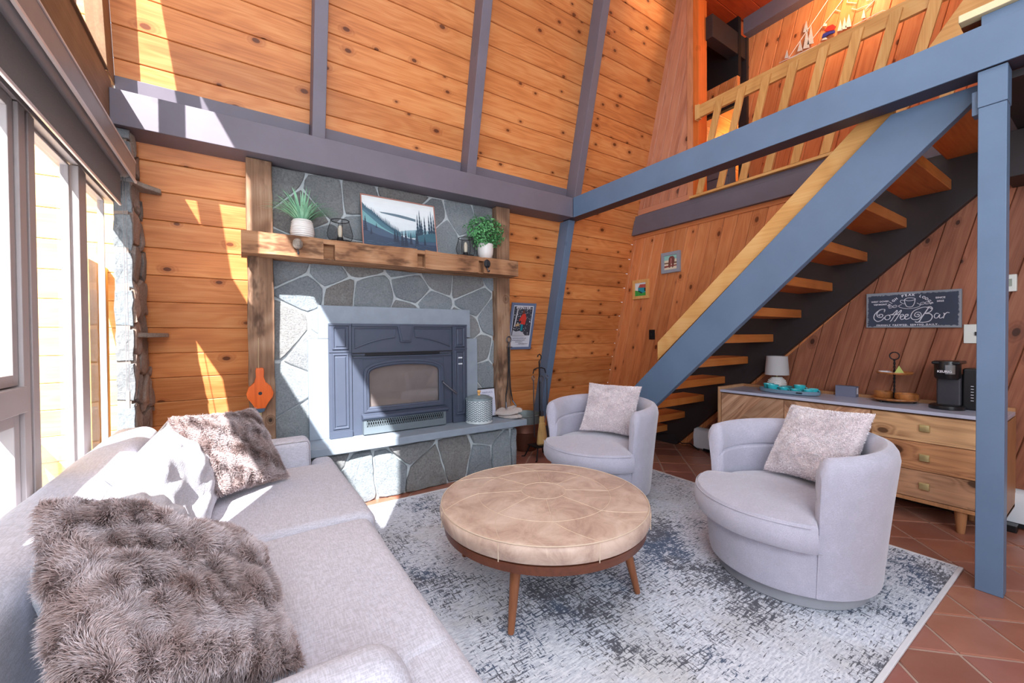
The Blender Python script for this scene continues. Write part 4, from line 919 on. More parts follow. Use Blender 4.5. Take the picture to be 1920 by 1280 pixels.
# ================================================================== SOFT FURNISHINGS
def frame(n, up=(0, 0, 1), ang=0):
    n = Vector(n).normalized(); a = Vector(up).cross(n).normalized(); b = n.cross(a)   # a: sideways, b: up along the face
    ca, sa = math.cos(R(ang)), math.sin(R(ang)); return a*ca+b*sa, b*ca-a*sa, n
def pillow_fn(c, n, ang, w, h, th, seed=0, wr=.012, up=(0, 0, 1), dent=0):
    A, B, N = frame(n, up, ang); c = Vector(c)
    def P(u, v, s):
        e = max(0, (1-u*u)*(1-v*v)); x = w/2*u*(1-.10*(1-v*v)*u*u); y = h/2*v*(1-.10*(1-u*u)*v*v)
        t = th/2*e**.42
        q = noise.noise((u*1.7+seed, v*1.7, s*3)); q2 = noise.noise((u*4+seed, v*4, s*5)); q3 = abs(noise.noise((u*2.2+v*1.6+seed, v*1.1-u*.7, s)))
        t += (q*wr*2.2+q2*wr-(.25-min(.25, q3))*wr*2.2)*min(1, e*2.5)
        t -= dent*math.exp(-((u*.8+.1)**2+(v*.9)**2)*5)*min(1, e*2)
        return c+A*x+B*y+N*(t*s)
    return P
def pillow_mesh(mb, P, n=26):
    g = lambda i: math.sin(math.pi/2*(2*i/n-1))
    for s in (1, -1):
        vs = [P(g(i), g(j), s) for i in range(n+1) for j in range(n+1)]
        fs = [(i*(n+1)+j, (i+1)*(n+1)+j, (i+1)*(n+1)+j+1, i*(n+1)+j+1) for i in range(n) for j in range(n)]
        mb.add(vs, fs)
    return mb
def fur(name, P, count, length, width, mat, parent, seed=1, curl=.5, gravity=.35, locks=5.):
    rng = np.random.default_rng(seed); V = []; UV = []; n = 40
    grid = {}
    for s in (1, -1):
        G = np.array([[list(P(-1+2*i/n, -1+2*j/n, s)) for j in range(n+1)] for i in range(n+1)])
        grid[s] = G
    out = np.zeros((count, 5, 3)); root = np.zeros((count, 3)); nr = np.zeros((count, 3))
    u = rng.random(count)*n*.9999; v = rng.random(count)*n*.9999; sd = np.where(rng.random(count) < .72, 1, -1)
    for s in (1, -1):
        mk = sd == s; G = grid[s]; i = u[mk].astype(int); j = v[mk].astype(int); fu = (u[mk]-i)[:, None]; fv = (v[mk]-j)[:, None]
        p00, p10, p01, p11 = G[i, j], G[i+1, j], G[i, j+1], G[i+1, j+1]
        root[mk] = p00*(1-fu)*(1-fv)+p10*fu*(1-fv)+p01*(1-fu)*fv+p11*fu*fv
        nn = np.cross((p10+p11-p00-p01), (p01+p11-p00-p10)); nn /= np.linalg.norm(nn, axis=1)[:, None]+1e-9; nr[mk] = nn*s
    # locks: strands lean together following a smooth field
    k = root*locks*3.0
    lean = np.stack([np.sin(k[:, 1]*2.1+k[:, 2]*1.7+seed)+.6*np.sin(k[:, 0]*5.3+k[:, 1]*3.1), np.sin(k[:, 0]*1.9+k[:, 2]*2.3+2*seed)+.6*np.sin(k[:, 1]*4.7-k[:, 2]*3.9), .5*np.sin(k[:, 0]*3.7+k[:, 1]*2.9)], 1)*curl
    rnd = rng.normal(size=(count, 3))*.28
    d1 = nr+lean*.5+rnd; d1 /= np.linalg.norm(d1, axis=1)[:, None]
    d2 = d1+lean*.9+rnd*.6+np.array([0, 0, -gravity]); d2 /= np.linalg.norm(d2, axis=1)[:, None]
    L = (length*(.65+.5*rng.random(count)))[:, None]
    side = np.cross(d1, rng.normal(size=(count, 3))); side /= np.linalg.norm(side, axis=1)[:, None]; side *= width/2
    mid = root+d1*L*.5; tip = mid+d2*L*.5; root = root-nr*.002
    out[:, 0] = root-side; out[:, 1] = root+side; out[:, 2] = mid-side*.8; out[:, 3] = mid+side*.8; out[:, 4] = tip
    off = np.array([0., 0, 0]); q = parent
    while q: off += np.array(q.location); q = q.parent
    verts = (out.reshape(-1, 3)-off).astype(np.float32); b = np.arange(count)*5
    quads = np.stack([b, b+1, b+3, b+2], 1); tris = np.stack([b+2, b+3, b+4], 1)
    loops = np.concatenate([quads, tris], 1).reshape(-1).astype(np.int32)
    me = bpy.data.meshes.new(name); me.vertices.add(len(verts)); me.vertices.foreach_set('co', verts.ravel())
    me.loops.add(len(loops)); me.loops.foreach_set('vertex_index', loops)
    me.polygons.add(count*2); st = np.stack([np.arange(count)*7, np.arange(count)*7+4], 1).reshape(-1).astype(np.int32)
    me.polygons.foreach_set('loop_start', st); me.update(calc_edges=True)
    ul = me.uv_layers.new(name='UVMap'); r_ = rng.random(count)
    uv = np.zeros((count, 7, 2)); uv[:, :, 0] = r_[:, None]; uv[:, :, 1] = np.array([0, 0, .5, .5, .5, .5, 1])[None]
    ul.data.foreach_set('uv', uv.reshape(-1).astype(np.float32)); me.materials.append(mat)
    o = bpy.data.objects.new(name, me); COL.objects.link(o); o.parent = parent; return o
def soft_box(mb, x0, x1, y0, y1, z0, z1, r=.05, n=14, puff=0, amp=.004, seed=0):
    hx, hy, hz = (x1-x0)/2, (y1-y0)/2, (z1-z0)/2; c = Vector(((x0+x1)/2, (y0+y1)/2, (z0+z1)/2)); r = min(r, hx, hy, hz)
    def spaced(h):
        a = [-h+r*k/4 for k in range(4)]; m_ = [-h+r+(2*h-2*r)*k/n for k in range(n+1)]; return a+m_+[h-r*k/4 for k in (3, 2, 1, 0)]
    ax = {0: spaced(hx), 1: spaced(hy), 2: spaced(hz)}; hh = (hx, hy, hz)
    for d in range(3):
        e, f = [(1, 2), (2, 0), (0, 1)][d]
        for s in (-1, 1):
            A, B = ax[e], ax[f]; vs = []
            for a in A:
                for b in B:
                    p = [0, 0, 0]; p[d] = s*hh[d]; p[e] = a; p[f] = b
                    q = [max(-hh[k]+r, min(hh[k]-r, p[k])) for k in range(3)]; dv = Vector([p[k]-q[k] for k in range(3)])
                    if dv.length > 1e-9: dv = dv.normalized()*r
                    w = Vector(q)+dv
                    if puff: w.z += puff*(1-(w.x/hx)**2)*(1-(w.y/hy)**2)*(1 if w.z > 0 else 0)
                    w2 = w+c; nn = noise.noise_vector((w2.x*4+seed, w2.y*4, w2.z*4))*amp+noise.noise_vector((w2.x*13+seed, w2.y*13, w2.z*13))*amp*.3
                    vs.append(w2+nn)
            m_ = len(B); mb.add(vs, [(i*m_+j, (i+1)*m_+j, (i+1)*m_+j+1, i*m_+j+1) for i in range(len(A)-1) for j in range(m_-1)])
    return mb
def weld(o, d=.0008):
    mo = o.modifiers.new('weld', 'WELD'); mo.merge_threshold = d; return o
# ---- sofa
t = thing('sofa', 'light grey linen two-seat sofa along the window wall', 'sofa', (-.1, 2.0, 0))
weld(one('sofa_base', m['sofa'], lambda b: soft_box(b, -.60, .40, .84, 3.17, .06, .315, .03), t, smooth=True))
weld(one('sofa_back', m['sofa'], lambda b: soft_box(b, -.615, -.40, .82, 3.18, .10, .80, .075, 16, 0, .006), t, smooth=True))
weld(one('arm', m['sofa'], lambda b: soft_box(b, -.52, .385, 3.01, 3.20, .06, .625, .045, 14, 0, .003), t, smooth=True))
weld(one('arm', m['sofa'], lambda b: soft_box(b, -.52, .30, .79, .985, .06, .625, .085, 14, 0, .004), t, smooth=True))
for k, (y0, y1) in enumerate(((1.0, 1.985), (1.99, 3.0))):
    def f(b):
        e0 = .84 if k == 0 else y0; e1 = 3.18 if k == 1 else y1; xf = .50 if k == 0 else .535
        soft_box(b, -.40, xf, y0, y1, .312, .468, .055, 16, .012, .005, k*9)
        if k == 1: soft_box(b, .395, xf, y1-.12, e1, .312, .462, .05, 6, 0, .003, 3)
        else: soft_box(b, .315, xf, e0, y0+.12, .312, .462, .05, 6, 0, .003, 4)
    weld(one('seat_cushion', m['sofa'], f, t, smooth=True))
for k, (x, y) in enumerate(((.36, .92), (.36, 3.08), (-.52, .92), (-.52, 3.08))): one('leg', m['walnut_leg'], lambda b: b.lathe([(.02, 0), (.026, .062)], (x, y, 0), 12), t)
for c, n, ang, w, h, lab in (((-.255, 2.44, .640), (1, -.10, .55), 3, .98, .46, 'large linen back cushion on the far half of the sofa'), ((-.275, 1.66, .625), (1, .08, .60), -4, .84, .42, 'creased linen back cushion in the middle of the sofa, beside the foreground fur pillow')):
    P = pillow_fn(c, n, ang, w, h, .25, seed=k+c[1], wr=.018)
    o = weld(one('back_cushion', m['sofa2'], lambda b: pillow_mesh(b, P, 44), smooth=True), .0005); tag(o, lab, 'cushion', 'linen back cushions')
for c, n, ang, w, th, cnt, ln, lab, sd in (((-.135, 1.25, .70), (.634, -.147, .759), 38, .50, .20, 150000, .027, 'brown sheepskin pillow in the foreground at the near end of the sofa', 3), ((-.045, 2.66, .70), (.52, -.60, .60), -5, .47, .18, 80000, .020, 'brown sheepskin pillow leaning on the far sofa arm', 8)):
    P = pillow_fn(c, n, ang, w, w, th, seed=sd, wr=.022, dent=.02)
    q = thing('fur_pillow', lab, 'pillow', c, 0, 'sheepskin pillows on the sofa')
    weld(pillow_mesh(MB(), P, 24).build('pillow_body', m['furskin'], q, smooth=True), .0005)
    fur('fur', P, cnt, ln, .0017, m['fur'], q, sd, curl=.9, locks=6.5)
# ---- barrel chairs
def chair(name, label, c, face):
    t = thing(name, label, 'armchair', (c[0], c[1], 0), R(face), 'grey barrel swivel chairs')
    PH = R(62); N = 96
    def Rz(z): return .385+.062*min(1, max(0, (z-.07)/.62))       # outer radius tapers to the bottom
    def shell(b):
        TH = .088; segs = [(-math.pi+PH)+(2*math.pi-2*PH)*k/N for k in range(N+1)]  # angle measured from the back
        rows = []
        for a in segs:
            f = abs(a)/(math.pi-PH); top = .765-.035*f**2
            if f > .955: top -= .05*((f-.955)/.045)**2
            phi = math.pi+a; ro = Rz(top)
            prof = [(Rz(.075), .075), (Rz(.12), .10), (Rz(.3), .3), (Rz(.5), .5), (Rz(top)+.002, top-.07), (ro-.004, top-.035), (ro-.018, top-.012), (ro-.045, top), (ro-.072, top-.014), (ro-TH, top-.05), (ro-TH-.008, top-.10), (ro-TH-.002, top-.148), (ro-TH+.010, top-.156), (ro-TH-.008, top-.17), (ro-TH-.012, top-.23), (ro-TH, .40), (ro-TH, .30)]
            if f > .97:
                w = (f-.97)/.03; mid = ro-.045
                prof = [(r+(mid-r)*.35*w**2 if z > .32 else r, z) for r, z in prof]
            rows.append([(r*math.cos(phi), r*math.sin(phi), z) for r, z in prof])
        k = len(rows[0]); vs = [p for r_ in rows for p in r_]
        fs = [(i*k+j, (i+1)*k+j, (i+1)*k+j+1, i*k+j+1) for i in range(N) for j in range(k-1)]+[tuple(range(k)), tuple(range(N*k, N*k+k))[::-1]]
        b.add(vs, fs)
    one('shell', m['velvet'], shell, t, local=True, bevel=.018, seg=3)
    def apron(b):
        n = 40; ang = [-PH-.03+(2*PH+.06)*k/n for k in range(n+1)]
        pr = [(.30, .29), (.42, .30), (Rz(.30)-.008, .285), (Rz(.27)-.003, .26), (Rz(.2)-.002, .2), (Rz(.12)-.002, .10), (Rz(.075)-.003, .076), (.30, .075)]
        k = len(pr); b.add([(r*math.cos(a), r*math.sin(a), z) for a in ang for r, z in pr], [(i*k+j, (i+1)*k+j, (i+1)*k+j+1, i*k+j+1) for i in range(n) for j in range(k-1)])
        b.lathe([(0, .075), (.36, .075)], (0, 0, 0), 40); b.lathe([(0, .30), (.36, .30)], (0, 0, 0), 40)
    one('front_apron', m['velvet'], apron, t, smooth=True, local=True)
    def seat(b):
        n = 72; rings = []; half = PH-.03
        def outline(a, r):     # front arc bulges past the body, back tucks inside the shell
            if abs(a) < half: return r*(.468-.012*(abs(a)/half)**8)
            s = min(1, (abs(a)-half)/.09); return r*(.456*(1-s)+.345*s)
        prof = [(.90, .302), (.965, .308), (.995, .33), (1.0, .37), (.99, .41), (.955, .436), (.88, .446), (.6, .462), (.3, .470), (.02, .472)]
        for a in [2*math.pi*k/n for k in range(n)]:
            aa = a if a <= math.pi else a-2*math.pi; rings.append([(outline(aa, r)*math.cos(a), outline(aa, r)*math.sin(a), z+.006*noise.noise((r*math.cos(a)*3, r*math.sin(a)*3, 1))) for r, z in prof])
        k = len(prof); b.add([p for r_ in rings for p in r_], [(i*k+j, ((i+1) % n)*k+j, ((i+1) % n)*k+j+1, i*k+j+1) for i in range(n) for j in range(k-1)]+[tuple(i*k+k-1 for i in range(n))])
    sc = one('seat_cushion', m['velvet'], seat, t, smooth=True, local=True)
    def pipe(b):
        b.tube([((.4575)*math.cos(a), (.4575)*math.sin(a), .424) for a in [-PH+.10+(2*PH-.20)*k/40 for k in range(41)]], .0028, 6)
    one('piping', m['velvet'], pipe, sc, smooth=True, local=True)
    for s in (-1, 1): one('side_seam', m['velvet'], lambda b: b.tube([((Rz(z)+.0)*math.cos(s*PH), (Rz(z)+.0)*math.sin(s*PH), z) for z in [.08+.06*k for k in range(6)]], .003, 6), t, smooth=True, local=True)
    one('plinth', plain('grey_plinth', srgb(150, 152, 160), .8), lambda b: b.lathe([(.0, .0), (.335, .0), (.342, .006), (.342, .074), (0, .074)], (0, 0, 0), 64), t, smooth=True, local=True)
    return t
chair('swivel_chair', 'grey-lilac barrel chair nearest the blue post, in the right foreground', (2.48, 1.03), 157)
chair('swivel_chair', 'grey-lilac barrel chair between the fire tools and the stairs', (2.44, 2.39), 196)
for c, n, ang, lab, sd in (((2.67, .97, .685), (-.785, .24, .55), 3, 'blush plush pillow on the chair nearest the blue post', 21), ((2.578, 2.404, .69), (-.70, -.41, .57), -2, 'pale plush pillow on the chair beside the fire tools', 33)):
    P = pillow_fn(c, n, ang, .45, .45, .18, seed=sd, wr=.012, dent=-.01); q = thing('plush_pillow', lab, 'pillow', c, 0, 'plush pillows on the chairs')
    weld(pillow_mesh(MB(), P, 24).build('pillow_body', m['plushskin'], q, smooth=True), .0005)
    fur('plush', P, 42000, .009, .0022, m['plush'], q, sd, curl=.35, gravity=.05, locks=4)
# ---- ottoman
OX, OY = 1.355, 1.75
t = thing('ottoman', 'round tan leather ottoman table with a dark wood ring and splayed legs', 'ottoman', (OX, OY, 0))
OR = .552
def dome(r): return .452-.024*(r/OR)**2-.0*(r)
prof = [(0, .340), (OR-.03, .340), (OR-.008, .350), (OR, .372), (OR+.002, .395), (OR-.002, .417), (OR-.012, .427)]+[(OR*s, dome(OR*s)+.004*(1-s)) for s in (.955, .9, .8, .65, .5, .35, .2, .1, .01)]
one('leather_pad', m['leather'], lambda b: b.lathe(prof, (OX, OY, 0), 96), t, smooth=True)
def seams(b):
    P = lambda r, a: (OX+r*math.cos(a), OY+r*math.sin(a), dome(r)+.004*(1-r/OR)+.0005)
    for r in (.118, .352): b.tube([P(r, 2*math.pi*k/80) for k in range(80)], .0013, 5, closed=True)
    b.tube([(OX+(OR-.008)*math.cos(2*math.pi*k/120), OY+(OR-.008)*math.sin(2*math.pi*k/120), .4275) for k in range(120)], .0025, 5, closed=True)
    for k in range(8):
        a = R(45*k+14); b.tube([P(r, a) for r in (.118, .18, .25, .30, .352)], .0012, 5)
    for k in range(8):
        a0 = R(45*k+14); a1 = R(45*k+14+18)
        b.tube([P(.352+(OR*.97-.352)*s, a0+(a1-a0)*s) for s in [q/6 for q in range(7)]], .0012, 5)
        a = a1; b.tube([(OX+OR*1.0*math.cos(a), OY+OR*math.sin(a), .345+.08*s) for s in (0, .3, .6, 1)], .0022, 5)
one('stitched_seams', m['stitch'], seams, t, smooth=True)
one('wooden_ring', m['walnut'], lambda b: b.lathe([(0, .292), (OR-.05, .292), (OR-.022, .297), (OR-.016, .338), (0, .339)], (OX, OY, 0), 96), t, smooth=True)
for k in range(4):
    a = R(215+90*k); d = Vector((math.cos(a), math.sin(a), 0))
    one('leg', m['walnut_leg'], lambda b: b.tube([Vector((OX, OY, 0))+d*.487+Vector((0, 0, .004)), Vector((OX, OY, 0))+d*.485+Vector((0, 0, .012)), Vector((OX, OY, 0))+d*.415+Vector((0, 0, .294))], [.013, .015, .027], 16), t, smooth=True)
# ---- rug
t = thing('area_rug', 'large off-white rug with a distressed blue-grey pattern', 'rug', (1.2, 1.8, 0))
weld(one('rug_pile', m['rug'], lambda b: b.box(.42, 3.27, .52, 3.195, .002, .011), t))
one('rug_binding', m['binding'], lambda b: (b.box(.42, 3.29, .50, .52, .001, .013), b.box(3.27, 3.29, .52, 3.215, .001, .013), b.box(.42, 3.27, 3.195, 3.215, .001, .013)), t, bevel=.003)
# ================================================================== MANTEL THINGS
MZ = 2.037
def pot_rings(b, c, prof, ridges):
    b.lathe(prof, c, 40)
    for z, r in ridges: b.lathe([(r-.003, z-.004), (r+.0015, z), (r-.003, z+.004)], c, 40, caps=False)
c = (.40, 3.455, MZ)
t = thing('potted_grass', 'pale green grass plant in a ribbed white pot on the left of the mantel', 'plant', c)
one('pot', m['white'], lambda b: pot_rings(b, c, [(.05, 0), (.062, .006), (.068, .04), (.062, .09), (.053, .118), (.049, .118), (.052, .1), (0, .1)], [(z, .0685-abs(z-.04)*.10-.0018*(z > .07)) for z in [.018+.0125*k for k in range(8)]]), t, smooth=True)
one('soil', m['soil'], lambda b: b.lathe([(0, .105), (.05, .103)], c, 20), t)
def blades(b):
    rg = random.Random(5)
    for k in range(170):
        a = rg.uniform(0, 2*math.pi); sp = rg.uniform(.1, 1)**.6; L = rg.uniform(.22, .31); w = rg.uniform(.0035, .006); r0 = .03*rg.random()
        d = Vector((math.cos(a), .75*math.sin(a)*(1 if math.sin(a) < 0 else .55), 0)); sd = Vector((-d.y, d.x, 0)).normalized(); pts = []
        for i in range(8):
            s = i/7; x = r0+L*sp*(s**1.2)*.85; z = .10+L*(1-.45*sp)*s-L*sp*.38*s**3
            pts.append((Vector(c)+d*x+Vector((0, 0, z)), w*(1-s)**.6*(.6+.6*min(1, s*3))))
        vs = []
        for p, ww in pts: vs += [p-sd*ww, p+sd*ww]
        n = len(pts); b.add(vs, [(2*i, 2*i+1, 2*i+3, 2*i+2) for i in range(n-1)])
one('blades', m['leafA'], blades, t)
c2 = (2.005, 3.455, MZ)
t = thing('potted_shrub', 'bushy green artificial shrub in a white pot on the right of the mantel', 'plant', c2)
one('pot', m['white'], lambda b: b.lathe([(.036, 0), (.043, .006), (.055, .04), (.058, .08), (.057, .112), (.053, .112), (.052, .09), (0, .09)], c2, 36), t, smooth=True)
one('soil', m['soil'], lambda b: b.lathe([(0, .1), (.052, .098)], c2, 20), t)
def leaves(b):
    rg = random.Random(9); ctr = Vector(c2)+Vector((-.01, -.015, .195))
    for k in range(1300):
        d = Vector((rg.gauss(0, 1), rg.gauss(0, 1), rg.gauss(0, 1))).normalized(); rr = rg.random()**.28
        p = ctr+Vector((d.x*.168, d.y*.085, d.z*.130))*rr*(.9+.2*noise.noise(d*3))
        n = (d+Vector((rg.uniform(-.6, .6),)*3)+Vector((0, 0, .4))).normalized(); s = n.cross(Vector((rg.gauss(0, 1), rg.gauss(0, 1), rg.gauss(0, 1)))).normalized(); u = s.cross(n)
        L = rg.uniform(.014, .024); w = L*.32
        b.add([p, p+s*L*.5+u*w+n*.002, p+s*L, p+s*L*.5-u*w+n*.002], [(0, 1, 2, 3)])
one('foliage', m['leafB'], leaves, t)
def stems(b):
    rg = random.Random(2)
    for k in range(26):
        a = rg.uniform(0, 6.28); r_ = rg.uniform(.02, .09); b.tube([Vector(c2)+Vector((0, 0, .08)), Vector(c2)+Vector((r_*.4*math.cos(a), r_*.4*math.sin(a), .15)), Vector(c2)+Vector((r_*math.cos(a), r_*.8*math.sin(a)-.01, rg.uniform(.18, .28)))], .0015, 4)
one('stems', m['soil'], stems, t)
def lantern(c, lab):
    t = thing('wire_lantern', lab, 'lantern', c, 0, 'wire mesh lanterns on the mantel')
    prof = [(.052, .014), (.064, .035), (.067, .055), (.060, .085), (.050, .118), (.047, .128)]
    one('mesh_shade', m['mesh'], lambda b: b.lathe(prof, c, 36, caps=False), t, smooth=True)
    def fr(b):
        for r, z in ((.052, .014), (.047, .128)): b.tube([(c[0]+r*math.cos(2*math.pi*k/32), c[1]+r*math.sin(2*math.pi*k/32), c[2]+z) for k in range(32)], .0022, 6, closed=True)
        for a in (0, math.pi/2, math.pi, -math.pi/2): b.tube([(c[0]+r*math.cos(a), c[1]+r*math.sin(a), c[2]+z) for r, z in prof], .0016, 5)
    one('wire_frame', m['black_matte'], fr, t, smooth=True)
    one('lantern_base', m['black_matte'], lambda b: b.lathe([(.050, 0), (.052, .010), (.018, .016), (.016, .036), (0, .036)], c, 28), t, smooth=True)
    one('bulb', m['glassbulb'], lambda b: b.lathe([(.008, .036), (.012, .05), (.013, .085), (.007, .102), (0, .105)], c, 16), t, smooth=True)
lantern((.668, 3.46, MZ), 'wire mesh lantern between the grass plant and the forest picture')
lantern((1.775, 3.46, MZ), 'wire mesh lantern beside the bushy shrub on the mantel')
for o_ in list(COL.objects):
    if o_.parent is None and o_.name.startswith('potted_grass'): o_.scale = (1.22,)*3
    if o_.parent is None and o_.name.startswith('potted_shrub'): o_.scale = (1.34,)*3; o_.location.x -= .02
    if o_.parent is None and o_.name.startswith('wire_lantern'): o_.scale = (1.42,)*3
# forest picture leaning on the stone
def picture(name, lab, P0, ex, ey, W_, H_, fw, fmat, draw, dep=.018, mat_w=0):
    """P0 lower-left corner of the face, ex right, ey up, nrm towards the viewer"""
    ex, ey = Vector(ex).normalized(), Vector(ey).normalized(); n = ex.cross(ey)
    q = thing(name, lab, 'picture', P0)
    P = lambda x, y, h=0: Vector(P0)+ex*x+ey*y+n*h
    def fr(b):
        for x0, x1, y0, y1 in ((0, fw, 0, H_), (W_-fw, W_, 0, H_), (fw, W_-fw, 0, fw), (fw, W_-fw, H_-fw, H_)):
            b.prism([P(x0, y0, -dep), P(x1, y0, -dep), P(x1, y1, -dep), P(x0, y1, -dep)], n*dep)
    one('picture_frame', fmat, fr, q, bevel=.0015)
    mb = MB(); cols = []; lift = [0]
    def pg(pts, rgb):
        if rgb not in cols: cols.append(rgb)
        lift[0] += .00012; h = -dep*.45+lift[0]
        mb.add([P(fw+(W_-2*fw)*u, fw+(H_-2*fw)*v, h) for u, v in pts], [tuple(range(len(pts)))], cols.index(rgb))
    draw(pg); mb.prism([P(fw, fw, -dep), P(W_-fw, fw, -dep), P(W_-fw, H_-fw, -dep), P(fw, H_-fw, -dep)], n*dep*.5)
    mb.build('print', [flat(name+'_ink_%d' % i, *c_, .5) for i, c_ in enumerate(cols)], q)
    return q, P
def tree(pg, u, v, h, w, rgb, asp=.7):
    pts = []; n = 7
    for i in range(n): pts += [(u-w*(1-i/n)*(1.0), v+h*i/n), (u-w*(1-i/n)*.45, v+h*(i+.6)/n)]
    pts.append((u, v+h)); pts += [(2*u-x, y) for x, y in pts[-2::-1]]
    pg(pts, rgb)
def forest(pg):
    rg = random.Random(4)
    N_ = 26; sky = [(202, 216, 228), (212, 222, 232), (222, 228, 236)]
    for i in range(9): pg([(0, i/9), (1, i/9), (1, 1), (0, 1)], (int(196+i*3.4), int(212+i*2.4), int(222+i*1.6)))
    ridge = [(u, .70+.028*math.sin((u-.2)*5.5)-.10*(u-.35)) for u in [.22+.5*i/N_ for i in range(N_+1)]]
    pg(ridge+[(.72, .62), (.45, .665), (.25, .695)], (92, 118, 134))
    pg([(0, .3), (1, .30), (1, .46), (.8, .47), (.6, .42), (.45, .36), (.3, .45), (0, .62)], (140, 176, 190))
    left = [(0, .86), (.06, .76), (.12, .72), (.2, .62), (.28, .52), (.36, .44), (.44, .40), (.5, .34), (.5, .2), (0, .2)]
    pg(left, (66, 110, 128))
    for i in range(26): u = .01+i*.019; tree(pg, u, .80-u*.98-.04, .10+.05*rg.random(), .014, (54, 88, 108))
    pg([(0, .70), (.10, .58), (.24, .42), (.40, .30), (.40, .1), (0, .1)], (104, 158, 166))
    pg([(0, .50), (.2, .40), (.42, .28), (.7, .24), (1, .28), (1, 0), (0, 0)], (62, 86, 112))
    for i in range(16): u = .60+i*.026; tree(pg, u, .26+.02*rg.random(), .14+.12*rg.random()*(u > .7), .018, (74, 124, 138))
    for u, h in ((.74, .50), (.775, .60), (.80, .42), (.845, .48), (.91, .52), (.945, .62), (.98, .55)): tree(pg, u, .28, h, .030, (34, 62, 82))
    pg([(.68, .20), (1, .24), (1, .42), (.9, .40), (.8, .36), (.72, .32)], (50, 96, 114))
    pg([(0, 0), (1, 0), (1, .17), (.7, .15), (.4, .20), (.2, .24), (0, .34)], (46, 66, 92))
    for u, v, h in ((.41, .12, .28), (.445, .12, .25), (.51, .08, .32), (.56, .08, .34), (.63, .13, .24), (.715, .10, .34), (.83, .13, .2), (.10, .24, .16), (.17, .38, .10), (.03, .3, .3)): tree(pg, u, v, h, .032*h/.28, (30, 48, 70))
    for k in range(14): u = rg.random()*.9; v = .03+.1*rg.random(); pg([(u, v), (u+.08, v+.004), (u+.09, v+.012), (u+.01, v+.01)], (66, 92, 116))
q, P = picture('forest_picture', 'framed misty forest picture leaning on the stone in the middle of the mantel', (.842, 3.455, MZ+.001), (1, 0, 0), (0, .17, 1), .652, .462, .008, flat('rose_copper', 176, 122, 108, .4), forest)
# hooks on the mantel
def hook(x, lab, mat):
    t = thing('mantel_hook', lab, 'hook', (x, 3.325, 1.96), 0, 'round hooks on the mantel')
    one('knob_disc', mat, lambda b: (b.add([(x+r*math.cos(2*math.pi*k/24), 3.315-h, 1.975+r*1.15*math.sin(2*math.pi*k/24)) for r, h in ((.034, 0), (.034, .004), (.026, .011), (.012, .015)) for k in range(24)], [(i*24+k, i*24+(k+1) % 24, i*24+24+(k+1) % 24, i*24+24+k) for i in range(3) for k in range(24)]+[tuple(range(72, 96)), tuple(range(24))[::-1]])), t)
    one('weave', m['iron'], lambda b: [b.tube([(x+u*.030, 3.305-.008*(1-abs(u)), 1.975+.03*w_-.028*s_), (x+u*.030, 3.305-.008*(1-abs(u)), 1.975+.03*w_+.0)], .0015, 4) for u in (-.6, -.2, .2, .6) for w_, s_ in ((.7, 1), (.2, 1))], t)
    one('hook_stem', m['iron'], lambda b: b.tube([(x, 3.322, 1.945), (x, 3.305, 1.925), (x, 3.295, 1.90), (x, 3.28, 1.895), (x, 3.27, 1.91)], .0055, 8), t, smooth=True)
hook(.352, 'pale round woven-look hook on the left of the mantel', plain('aged_nickel', srgb(150, 136, 124), .45, .5))
hook(1.922, 'dark round hook on the right of the mantel', m['black_matte'])
# bellows
t = thing('bellows', 'orange wooden fireplace bellows hanging on the left barn-wood post', 'bellows', (.112, 3.45, .95))
bo = [(-.022, .255), (.022, .255), (.026, .235), (.024, .19), (.034, .155), (.068, .12), (.083, .075), (.078, .045), (.05, .005), (.030, -.035), (-.030, -.035), (-.05, .005), (-.078, .045), (-.083, .075), (-.068, .12), (-.034, .155), (-.024, .19), (-.026, .235)]
one('front_board', m['orange'], lambda b: b.prism([(.112+x, 3.425, .83+z) for x, z in bo], (0, .012, 0)), t, bevel=.004)
one('back_board', m['orange'], lambda b: b.prism([(.112+x, 3.475, .83+z) for x, z in bo], (0, .012, 0)), t, bevel=.004)
one('leather_pleats', m['black_matte'], lambda b: b.prism([(.112+x*.97, 3.437, .83+z) for x, z in bo if z < .16], (0, .038, 0)), t)
one('nozzle_block', flat('blue_leather', 62, 82, 104), lambda b: b.prism([(.082, 3.420, .797), (.142, 3.420, .797), (.136, 3.42, .776), (.112, 3.42, .766), (.088, 3.42, .776)], (0, .06, 0)), t, bevel=.003)
one('brass_nozzle', m['brass'], lambda b: b.tube([(.112, 3.45, .77), (.112, 3.45, .745), (.112, 3.45, .735), (.112, 3.45, .69)], [.009, .009, .005, .004], 10), t, smooth=True)
one('valve_hole', m['black'], lambda b: b.add([(.112+.012*math.cos(a), 3.4240, .905+.012*math.sin(a)) for a in [2*math.pi*k/20 for k in range(20)]], [tuple(range(20))]), t)
one('hanging_cord', m['rope'], lambda b: b.tube([(.105, 3.44, 1.07), (.105, 3.485, 1.15), (.108, 3.485, 1.30)], .0015, 5), t)
